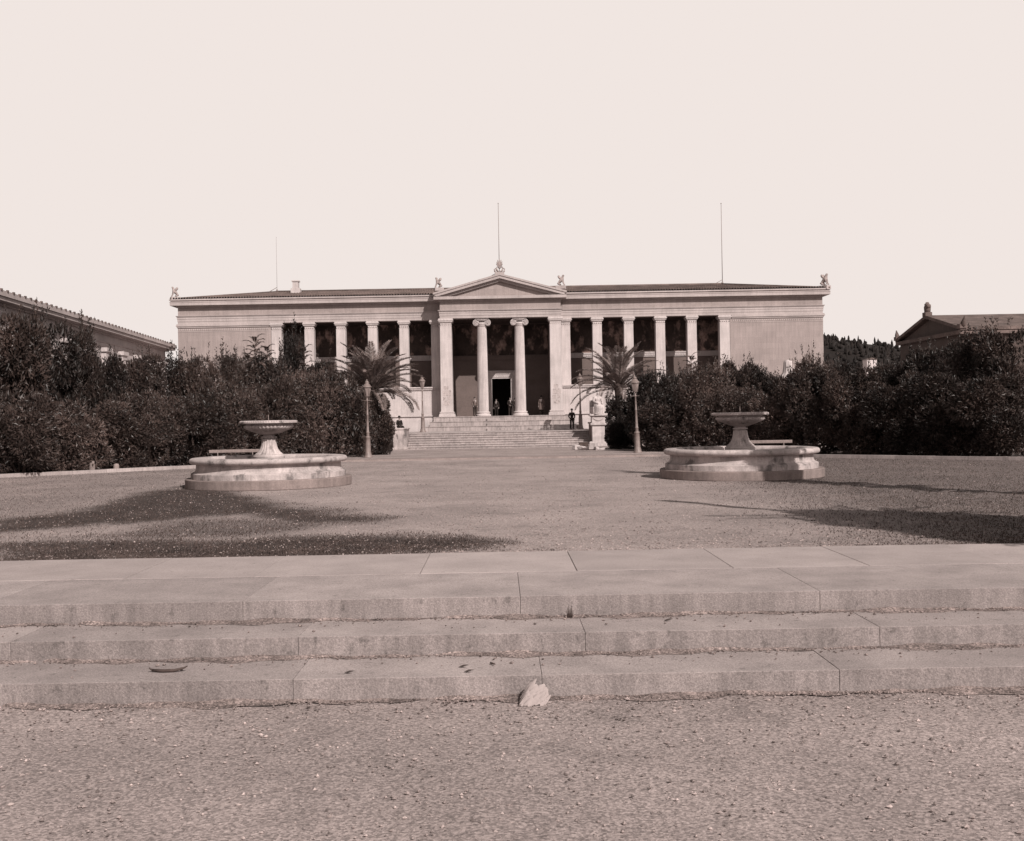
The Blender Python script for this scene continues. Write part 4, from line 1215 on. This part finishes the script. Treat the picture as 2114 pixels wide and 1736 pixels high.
GL, GR = 'bushes massed on the left of the court', 'bushes massed on the right of the court'
LEFT = [
    ('dense', 0, 15, 55, 662, 80, 'tall dark bush at the far left edge before the side building'),
    ('dense', 1, 95, 58, 668, 66, 'broad dark bush covering the near end of the side building'),
    ('cone', 0, 158, 60, 680, 64, 'tall tapering dark bush in front of the side building'),
    ('dense', 1, 214, 61, 738, 44, 'dark bush under the gap where the side building shows'),
    ('dense', 0, 292, 63, 737, 52, 'dark rounded bush hiding the far corner of the side building'),
    ('cone', 1, 352, 66, 742, 46, 'dark bush with spiky top at the left end of the main building'),
    ('dense', 1, 405, 66, 742, 50, 'dark bush with thin upright shoots before the left end wall'),
    ('cone', 0, 458, 68, 735, 42, 'spiky dark bush below the middle of the left end wall'),
    ('loose', 0, 505, 70, 738, 50, 'loose leafy bush below the inner part of the left end wall'),
    ('loose', 1, 560, 71, 735, 48, 'loose bush under the pinnate saplings before the left loggia'),
    ('cone', 1, 610, 73, 692, 36, 'tall narrow dark bush before the outermost left loggia opening'),
    ('dense', 0, 662, 73, 752, 46, 'dark bush before the second left loggia pier'),
    ('dense', 1, 725, 75, 800, 48, 'dark bush left of the left palm trunk'),
    ('dense', 0, 766, 72, 818, 38, 'dark bush hiding the trunk of the left palm'),
    ('low', 1, 40, 52, 850, 70, 'low leafy bush on the kerb at the far left edge'),
    ('low', 0, 135, 55.5, 835, 62, 'low leafy bush behind the kerb under the tall tapering bush'),
    ('low', 1, 225, 58.5, 838, 60, 'low leafy bush behind the kerb left of the left bench'),
    ('loose', 0, 310, 60, 830, 56, 'pale-leaved bush overhanging the kerb just left of the left fountain'),
    ('low', 0, 400, 62, 838, 58, 'pale-leaved bush directly behind the left bench'),
    ('loose', 1, 480, 64, 832, 56, 'leafy bush behind the bench end and left bowl edge'),
    ('low', 1, 560, 66, 815, 56, 'dark bush right behind the left fountain bowl'),
    ('loose', 0, 640, 67.5, 812, 52, 'leafy bush between the left fountain and the near left lamp'),
    ('low', 0, 705, 69, 838, 50, 'low leafy bush just left of the near left lamp'),
    ('low', 1, 778, 72, 852, 28, 'small leafy bush between the near left lamp and the empty pedestal'),
]
RIGHT = [
    ('dense', 0, 1345, 73, 772, 46, 'dark bush beside the right palm fronds'),
    ('loose', 1, 1398, 74, 770, 46, 'loose dark bush before the fourth right loggia pier'),
    ('loose', 0, 1452, 74, 768, 46, 'loose bush under the tall pinnate sapling on the right'),
    ('dense', 1, 1482, 72, 752, 44, 'rounded bush at the corner pilaster of the right wing'),
    ('dense', 0, 1535, 71, 753, 44, 'rounded dark bush before the inner right end wall'),
    ('cone', 1, 1578, 70, 766, 40, 'spiky bush left of the draped monument'),
    ('dense', 1, 1622, 69, 772, 40, 'dark bush in front of the draped monument'),
    ('loose', 0, 1682, 68, 736, 44, 'tall rounded bush at the outer corner of the right end wall'),
    ('dense', 0, 1738, 66, 752, 50, 'dark bush below the wooded hill'),
    ('dense', 1, 1800, 64, 756, 54, 'dark bush below the small white house'),
    ('cone', 0, 1858, 62, 752, 56, 'dark bush below the far eave of the gabled building'),
    ('dense', 0, 1920, 60, 722, 58, 'tall dark bush before the gabled building'),
    ('cone', 1, 1990, 58, 694, 62, 'tall dark bush right of the gable near the edge'),
    ('dense', 1, 2075, 56, 684, 74, 'tall dark bush at the far right edge'),
    ('low', 0, 1272, 85.5, 868, 26, 'small dark bush right behind the seated statue'),
    ('dense', 1, 1290, 86, 818, 42, 'dark bush at the foot of the right palm'),
    ('dense', 0, 1290, 76, 872, 34, 'low dark bush between the statue pedestal and the near right lamp'),
    ('low', 1, 1375, 69.5, 832, 56, 'pale-leaved bush just right of the near right lamp'),
    ('loose', 0, 1455, 68, 820, 52, 'leafy bush directly behind the left side of the right bowl'),
    ('loose', 1, 1525, 66.5, 815, 50, 'leafy bush right behind the right fountain bowl'),
    ('low', 0, 1600, 64.5, 835, 54, 'shaded bush directly behind the right bench'),
    ('dense', 0, 1680, 62, 822, 58, 'dark bush just right of the right bench'),
    ('dense', 1, 1765, 59.5, 822, 60, 'dark bush bordering the lawn right of the right fountain'),
    ('dense', 0, 1850, 57.5, 822, 62, 'dark bush at the back of the right lawn'),
    ('dense', 1, 1940, 55.5, 822, 66, 'dark bush bordering the lawn before the gabled building'),
    ('dense', 0, 2045, 53, 822, 74, 'dark bush bordering the lawn at the far right edge'),
]
for row in LEFT: shrub(*row, GL)
for row in RIGHT: shrub(*row, GR)

# pinnate fronds, used by palms and saplings
def frond(base, az, el, length, droop, nleaf, ll, lw, g, stem_r=0.02, vee=0.5):
    pts_ = []; d = np.array([math.cos(az) * math.cos(el), math.sin(az) * math.cos(el), math.sin(el)])
    p = np.array(base, float); n_ = 14
    ang = el
    for i in range(n_ + 1):
        pts_.append(p.copy())
        ang = el - droop * (i / n_) ** 1.5
        d = np.array([math.cos(az) * math.cos(ang), math.sin(az) * math.cos(ang), math.sin(ang)])
        p = p + d * length / n_
    pts_ = np.array(pts_)
    C, D, U, ln = [], [], [], []
    for k in range(nleaf):
        t = 0.16 + 0.84 * k / (nleaf - 1); f_ = t * n_; i = min(int(f_), n_ - 1)
        c = pts_[i] + (pts_[i + 1] - pts_[i]) * (f_ - i)
        tg = pts_[i + 1] - pts_[i]; tg /= np.linalg.norm(tg)
        sd_ = np.cross(tg, [0, 0, 1.0]); sd_ /= np.linalg.norm(sd_) + 1e-9
        up = np.cross(sd_, tg)
        for s in (-1, 1):
            dd = s * sd_ * 0.8 + tg * 0.65 + up * vee * 0.5 + g.normal(size=3) * 0.08
            dd /= np.linalg.norm(dd)
            C.append(c); D.append(dd); U.append(up + g.normal(size=3) * .3); ln.append(ll * math.sin(math.pi * min(1, 0.15 + 0.8 * t)) ** 0.6 * g.uniform(.85, 1.1))
    V_, Q_ = leaf_quads(np.array(C), np.array(D), np.array(U), np.array(ln), np.full(len(C), lw), 0.15)
    return pts_, V_, Q_


def palm_tree(label, ux, uy, Y, length, seed):
    x_, z_ = at(ux, uy, Y)
    g = np.random.default_rng(seed)
    t = thing('palm_tree', label, 'palm', (x_, Y, FORE), 'young palms beside the stairs')
    h_ = z_ - FORE
    q_ = MB(); q_.lathe([(0.34, -0.1), (0.3, 0.3), (0.27, h_ * .6), (0.3, h_ - .5), (0.36, h_ - .1), (0.2, h_ + .15)], n=20, flute=lambda k, i: 1 + .06 * ((k + i) % 2)); q_.build('trunk', M['bark'], t)
    nf = 56 if seed < 6 else 44
    for k in range(nf):
        az = k * 2.399963; fr = k / nf
        el = R(84) - fr * R(80) + g.normal() * .12
        P_, V_, Q_ = frond((0.12 * math.cos(az), 0.12 * math.sin(az), h_ + .1 - fr * .3), az, el, length * g.uniform(.85, 1.08), R(48) + fr * R(34) + g.normal() * .1, 110, .55, .042, g)
        me_ = np_mesh('frond', V_, Q_, M['palm'])
        ob = link('frond', me_, t)
        s_ = MB(); s_.tube([tuple(p) for p in P_], [.035 * (1 - .85 * i / 14) for i in range(15)], 5); s_.build('midrib', M['bark'], ob)
    return t


palm_tree('young feather palm with spreading fronds left of the stairs', 768, 805, 74, 3.6, 4)
palm_tree('young feather palm behind the seated statue right of the stairs', 1277, 800, 88, 4.0, 9)


def sapling(label, ux, top, Y, seed, n=20, fl=1.1):
    x_, z_ = at(ux, top, Y); g = np.random.default_rng(seed); h_ = z_ - FORE - .5
    t = thing('pinnate_sapling', label, 'young tree', (x_, Y, FORE), 'feathery saplings among the bushes')
    q_ = MB(); q_.tube([(0, 0, -.1), (.05, .02, h_ * .5), (0, 0, h_)], [.06, .04, .02], 6); q_.build('trunk', M['bark'], t)
    Vs, Qs, off = [], [], 0
    for k in range(n):
        fr = k / n
        _, V_, Q_ = frond((0, 0, h_ - fr * 1.9), k * 2.4, R(60) - fr * R(55), fl * g.uniform(.8, 1.1) * (.75 + .4 * fr), R(75), 11, .24, .085, g, vee=.2)
        Vs.append(V_); Qs.append(Q_ + off); off += len(V_)
    link('crown', np_mesh('crown', np.concatenate(Vs), np.concatenate(Qs), M['leaf2']), t)


sapling('tallest feathery sapling above the bushes before the left end wall', 526, 687, 70, 1, 22)
sapling('feathery sapling right of the tallest one, before the left wing', 551, 705, 70.5, 2, 18, .9)
sapling('feathery sapling left of the tallest one, before the left end wall', 474, 726, 69, 3, 16, 1.0)
sapling('small feathery sapling between two taller ones at the left', 512, 719, 70.2, 6, 14, .9)
sapling('feathery sapling leaning over the outermost left loggia opening', 628, 706, 72, 8, 16, .9)
sapling('feathery sapling before the fourth right loggia opening', 1426, 723, 73, 5, 18, .9)

# the tree and the slender sapling whose shade falls on the right lawn
def shade_tree(label, x_, y_, h_, r_, seed):
    me_, lob = crown(seed, 12000, 2.2, 0.1, (.25, .45), .28, mt=M['leaf'], nlobes=17)
    t = thing('shade_tree', label, 'tree', (x_, y_, 0))
    ob = link('crown', me_, t, (0, 0, h_ * .38)); ob.scale = (r_ / 2.4, r_ / 2.4, h_ * .62 / 5.4)
    gg = np.random.default_rng(seed); Vs, Qs, off = [], [], 0
    for k in range(64):      # long ragged boughs
        _, V_, Q_ = frond((0, 0, h_ * gg.uniform(.14, .95)), gg.uniform(0, 6.28), gg.uniform(-.2, .5), r_ * gg.uniform(.9, 1.75), R(35), 26, .42, .09, gg, vee=.2)
        Vs.append(V_); Qs.append(Q_ + off); off += len(V_)
    link('bough', np_mesh('bough', np.concatenate(Vs), np.concatenate(Qs), M['leaf']), t)
    q_ = MB(); q_.tube([(0, 0, -.1), (.1, 0, h_ * .4), (0, 0, h_ * .75)], [.22, .16, .06], 8)
    for k in range(5): q_.tube([(0.08, 0, h_ * .36), (math.cos(k * 1.3) * r_ * .6, math.sin(k * 1.3) * r_ * .6, h_ * .65)], [.09, .03], 6)
    q_.build('trunk', M['bark'], t)


shade_tree('leafy tree beside the terrace at the right, shading the lawn', 13.9, 15.9, 8.0, 2.2, 41)
shade_tree('tall narrow tree at the right whose shade reaches the right fountain', 16.0, 28.8, 15.0, 0.75, 43)
x, y, k = 4.8, 30.3, 14.0
t = thing('slender_tree', 'tall slender bare-stemmed tree right of the terrace', 'tree', (x + .59 * k, y - k, 0))
hh = .83 * k
q = MB(); q.tube([(0, 0, -.1), (0.05, 0, hh * .5), (0, 0, hh)], [.16, .13, .08], 8); q.build('trunk', M['bark'], t)
me, lob = crown(77, 2500, .2, .5, (.5, .9), .4, mt=M['leaf'], nlobes=10)
ob = link('crown', me, t, (0, 0, hh - 2.4)); ob.scale = (.11, .11, .5)

# ------------------------------------------------------------------ grass, gravel, litter
g = np.random.default_rng(12)
n = 300000
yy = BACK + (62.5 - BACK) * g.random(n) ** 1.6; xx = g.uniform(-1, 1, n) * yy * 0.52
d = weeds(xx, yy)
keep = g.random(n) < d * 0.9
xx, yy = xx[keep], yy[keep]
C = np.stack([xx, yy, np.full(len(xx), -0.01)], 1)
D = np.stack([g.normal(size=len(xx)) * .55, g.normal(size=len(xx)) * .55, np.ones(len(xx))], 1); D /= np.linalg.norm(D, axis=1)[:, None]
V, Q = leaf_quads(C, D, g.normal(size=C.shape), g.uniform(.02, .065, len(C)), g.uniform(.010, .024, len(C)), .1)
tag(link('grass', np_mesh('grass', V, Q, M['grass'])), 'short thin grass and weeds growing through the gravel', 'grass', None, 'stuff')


def pebbles(name, P_, r_, mt, label):
    n_ = len(P_)
    base = np.array([(1, 0, 0), (0, 1, 0), (-1, 0, 0), (0, -1, 0), (0, 0, .7), (0, 0, -.7)])
    tri = np.array([(0, 1, 4), (1, 2, 4), (2, 3, 4), (3, 0, 4), (1, 0, 5), (2, 1, 5), (3, 2, 5), (0, 3, 5)])
    jit_ = g.uniform(.6, 1.3, (n_, 6, 1)); a = g.uniform(0, 6.28, n_)
    Rm = np.stack([np.stack([np.cos(a), -np.sin(a), 0 * a], 1), np.stack([np.sin(a), np.cos(a), 0 * a], 1), np.stack([0 * a, 0 * a, 1 + 0 * a], 1)], 1)
    V_ = np.einsum('nij,nkj->nki', Rm, base[None] * jit_) * r_[:, None, None] + P_[:, None, :]
    T_ = (tri[None] + 6 * np.arange(n_)[:, None, None]).reshape(-1, 3)
    return tag(link(name, np_mesh(name, V_.reshape(-1, 3), T_, mt)), label, name.replace('_', ' '), None, 'stuff')


n = 26000
yy = BACK + 0.05 + (60 - BACK) * g.random(n) ** 2.0; xx = g.uniform(-1, 1, n) * yy * .52
ok = np.ones(n, bool)
for (fx, fy) in ((-8.73, 41.1), (9.16, 41.6)): ok &= np.hypot(xx - fx, yy - fy) > 3.15
xx, yy = xx[ok], yy[ok]
pebbles('gravel', np.stack([xx, yy, np.full(len(xx), 0.0)], 1), 0.007 + 0.02 * g.random(len(xx)) ** 4 + yy * 0.00012, M['pebble'], 'loose pale gravel stones scattered over the court')
n = 9000
xx = g.uniform(-12, 12, n); k = g.integers(0, 3, n)
back = np.array([EDGE1, EDGE2, EDGE3])[k]; lev = np.array([-RISE, -2 * RISE, LOW])[k]
yy = back - np.abs(g.normal(size=n)) * np.where(g.random(n) < .25, 0.35, 0.08) - 0.02
sel = (k == 2) | (yy > back - 0.95); xx, yy, k, lev, n = xx[sel], yy[sel], k[sel], lev[sel], int(sel.sum())
pebbles('step_debris', np.stack([xx, yy, lev + 0.012], 1), 0.005 + 0.02 * g.random(n) ** 3, M['dirt'], 'grit and small stones lodged at the foot of each terrace step')
# low drift of earth in the angle of each tread
for (yb, zl) in ((EDGE1, -RISE), (EDGE2, -2 * RISE), (EDGE3, LOW)):
    xs_ = np.arange(-12, 12.01, 0.08); m_ = 7
    Vv = []
    for a in xs_:
        wv = 0.15 + 0.07 * math.sin(a * 1.3) + 0.05 * math.sin(a * 3.7 + 1) + 0.04 * math.sin(a * 9.1)
        hv = 0.022 + 0.014 * math.sin(a * 2.3 + 2) + 0.01 * math.sin(a * 7.7)
        for j in range(m_):
            tt = j / (m_ - 1)
            Vv.append((a, yb + 0.005 - tt * wv, zl + 0.002 + hv * (1 - tt) ** 1.5 + g.normal() * 0.003 * (1 - tt)))
    ii = np.arange(len(Vv)).reshape(-1, m_)
    Q = np.stack([ii[:-1, :-1], ii[:-1, 1:], ii[1:, 1:], ii[1:, :-1]], -1).reshape(-1, 4)
    tag(link('earth_drift', np_mesh('earth_drift', np.array(Vv), Q, M['dirt'], True)), 'thin drift of earth in the angle of a terrace step', 'earth', None, 'stuff')
n = 9000
yy = EDGE3 - 0.05 - 5.5 * g.random(n) ** 1.3; xx = g.uniform(-7, 7, n)
pebbles('street_gravel', np.stack([xx, yy, np.full(n, LOW + 0.003)], 1), 0.004 + 0.022 * g.random(n) ** 4, M['pebble'], 'loose stones on the bare ground below the terrace steps')

# crumpled paper, twig, leaves, bits of stone
x, z = at(1099, 1440, 12.0)
r2 = random.Random(9)
folds = [(r2.uniform(0, math.pi), r2.uniform(2.0, 8.0), r2.uniform(0, 6), r2.uniform(.4, 1)) for _ in range(10)]
nn_ = 34; v = []
for layer in (0, 0.0015):
    for i in range(nn_):
        for j in range(nn_):
            uu, vv = -1 + 2 * i / (nn_ - 1), -1 + 2 * j / (nn_ - 1)
            cz = 0.0
            for (ang, fr, ph, am) in folds:
                t_ = (uu * math.cos(ang) + vv * math.sin(ang)) * fr + ph
                cz += am * (abs((t_ % 2) - 1) - .5)
            cz *= 0.036
            ben = uu * 1.25 + .2                       # the sheet stands bent over like a small tent
            v.append((0.15 * math.sin(ben) + cz * .8 + .03 * vv, 0.11 * vv + .35 * cz, 0.23 * math.cos(ben) * (.62 + .38 * vv) + cz - 0.02 + layer))
f = []
for L_ in (0, 1):
    o_ = L_ * nn_ * nn_
    for i in range(nn_ - 1):
        for j in range(nn_ - 1):
            k = o_ + i * nn_ + j
            f.append((k, k + nn_, k + nn_ + 1, k + 1))
q = MB(); q.add(v, f)
tag(q.build('crumpled_paper', M['paper'], None, (x, 12.02, LOW - 0.01)), 'crumpled sheet of pale paper lying at the foot of the lowest step', 'paper')
x, z = at(350, 1362, 12.75)
q = MB(); q.tube([(-.20, .02, .02), (-.08, -.01, .016), (.07, -.01, .02), (.17, .02, .04), (.21, .03, .06)], [.016, .02, .018, .012, .006], 7)
q.tube([(-.2, .02, .02), (-.23, 0, .05)], [.014, .008], 6)
tag(q.build('dry_twig', M['bark'], None, (x, 12.72, -2 * RISE + 0.005)), 'curved dark dry twig lying on the second tread at the left', 'twig')
for k, (ux, uy, Y, zl, lab) in enumerate(((721, 1375, 12.5, -2 * RISE, 'dark dry leaf on the lowest tread, left of centre'), (957, 1364, 12.7, -2 * RISE, 'dark curled leaf on the lowest tread near centre'),
                                      (1018, 1358, 12.8, -2 * RISE, 'short dark stick on the lowest tread near centre'), (968, 1380, 12.45, -2 * RISE, 'dark leaf near the edge of the lowest tread'),
                                      (1380, 1277, 14.0, -RISE, 'dark leaf on the upper tread right of centre'), (1176, 1260, 14.35, -RISE, 'dark weed stub standing in the top step joint'))):
    x, z = at(ux, uy, Y)
    q = MB()
    if 'stick' in lab: q.tube([(-.03, .05, .012), (.02, -.05, .02)], [.012, .009], 6); nm = 'stick'
    elif 'weed' in lab:
        nm = 'weed'
        for j in range(7): q.tube([(0.01 * j - .03, 0, 0), (0.014 * j - .04, -.01, .1 + .03 * (j % 3))], [.008, .003], 5)
    else:
        nm = 'dry_leaf'
        q.add([(-.06, 0, .01), (-.01, -.03, .02), (.06, 0, .03), (0, .03, .025)], [(0, 1, 2, 3)]); q.add([(-.06, 0, .006), (-.01, -.03, .016), (.06, 0, .026), (0, .03, .021)], [(3, 2, 1, 0)])
    tag(q.build(nm, M['bark'], None, (x, Y, zl + 0.004)), lab, nm.replace('_', ' '))

# broken stones in front of the statue, blocks and basket on the landing
rs = random.Random(31)
for k, (ux, uy, Y, w, h, lab) in enumerate(((1190, 928, 76, .45, .3, 'small pale broken stone, leftmost of the heap before the statue'), (1201, 932, 75, .6, .22, 'flat pale broken stone, second from left in the heap before the statue'),
                                       (1212, 933, 74.5, .7, .16, 'thin pale slab lying in the middle of the heap before the statue'), (1225, 930, 74, .55, .55, 'largest upright pale broken stone before the statue'),
                                       (1233, 934, 73.6, .4, .2, 'pale broken stone in front of the largest upright one'), (1241, 930, 74.5, .5, .14, 'flat pale stone, rightmost of the heap before the statue'))):
    x, z = at(ux, uy, Y)
    bm = bmesh.new(); bmesh.ops.create_cube(bm, size=1)
    bmesh.ops.bevel(bm, geom=bm.edges[:], offset=.12, segments=1, affect='EDGES')
    for v in bm.verts: v.co = Vector((v.co.x * w, v.co.y * w * .7, (v.co.z + .5) * h)) + Vector((rs.uniform(-.06, .06), rs.uniform(-.06, .06), max(0, rs.uniform(-.03, .05)) if v.co.z > 0 else 0))
    q = MB(); q.bm(bm)
    ob = q.build('broken_stone', M['statue'], None, (x, Y, FORE)); ob.rotation_euler = (0, 0, rs.uniform(0, 3))
    tag(ob, lab, 'stone', 'broken stones before the statue')
x, z = at(1163, 886, 95)
q = MB(); q.box(-.75, .55, -.3, .3, 0, .42, .03); q.box(.58, 1.15, -.25, .28, 0, .36, .03)
tag(q.build('marble_block', M['marble'], None, (x, 95.3, LAND)), 'low pale marble blocks on the landing left of the bowler-hatted man', 'block')
x, z = at(1194, 880, 95.5)
q = MB(); q.lathe([(.22, 0), (.3, .3), (.31, .33), (.28, .33), (.2, .03)], n=20, flute=lambda k, i: 1 + .03 * (k % 2)); q.tube([(-.29, 0, .32), (-.2, 0, .5), (0, 0, .56), (.2, 0, .5), (.29, 0, .32)], .02, 6)
tag(q.build('wicker_basket', M['wood'], None, (x, 95.6, LAND + .02)), 'small wicker basket on the landing right of the bowler-hatted man', 'basket')
x, z = at(1205, 921, ST0 - .5)
q = MB(); q.box(-.35, .35, -.2, .2, 0, .28, .02); q.box(-.38, .38, -.23, .23, .281, .34, .02)
tag(q.build('dark_crate', M['bark'], None, (x, ST0 - .4, FORE)), 'small dark crate at the foot of the stairs before the statue', 'crate')
for k, (ux, uy, Y, h, lab) in enumerate(((190, 965, 55.3, .5, 'short pale stone post behind the kerb at the far left'), (240, 962, 56.5, .3, 'low grey stone post behind the kerb right of the taller pale post'))):
    x, z = at(ux, uy, Y)
    q = MB(); q.lathe([(.15, -.1), (.15, h - .1), (.12, h), (.02, h + .03)], n=14)
    tag(q.build('stone_post', M['foun_base'], None, (x, Y, 0.05)), lab, 'post')
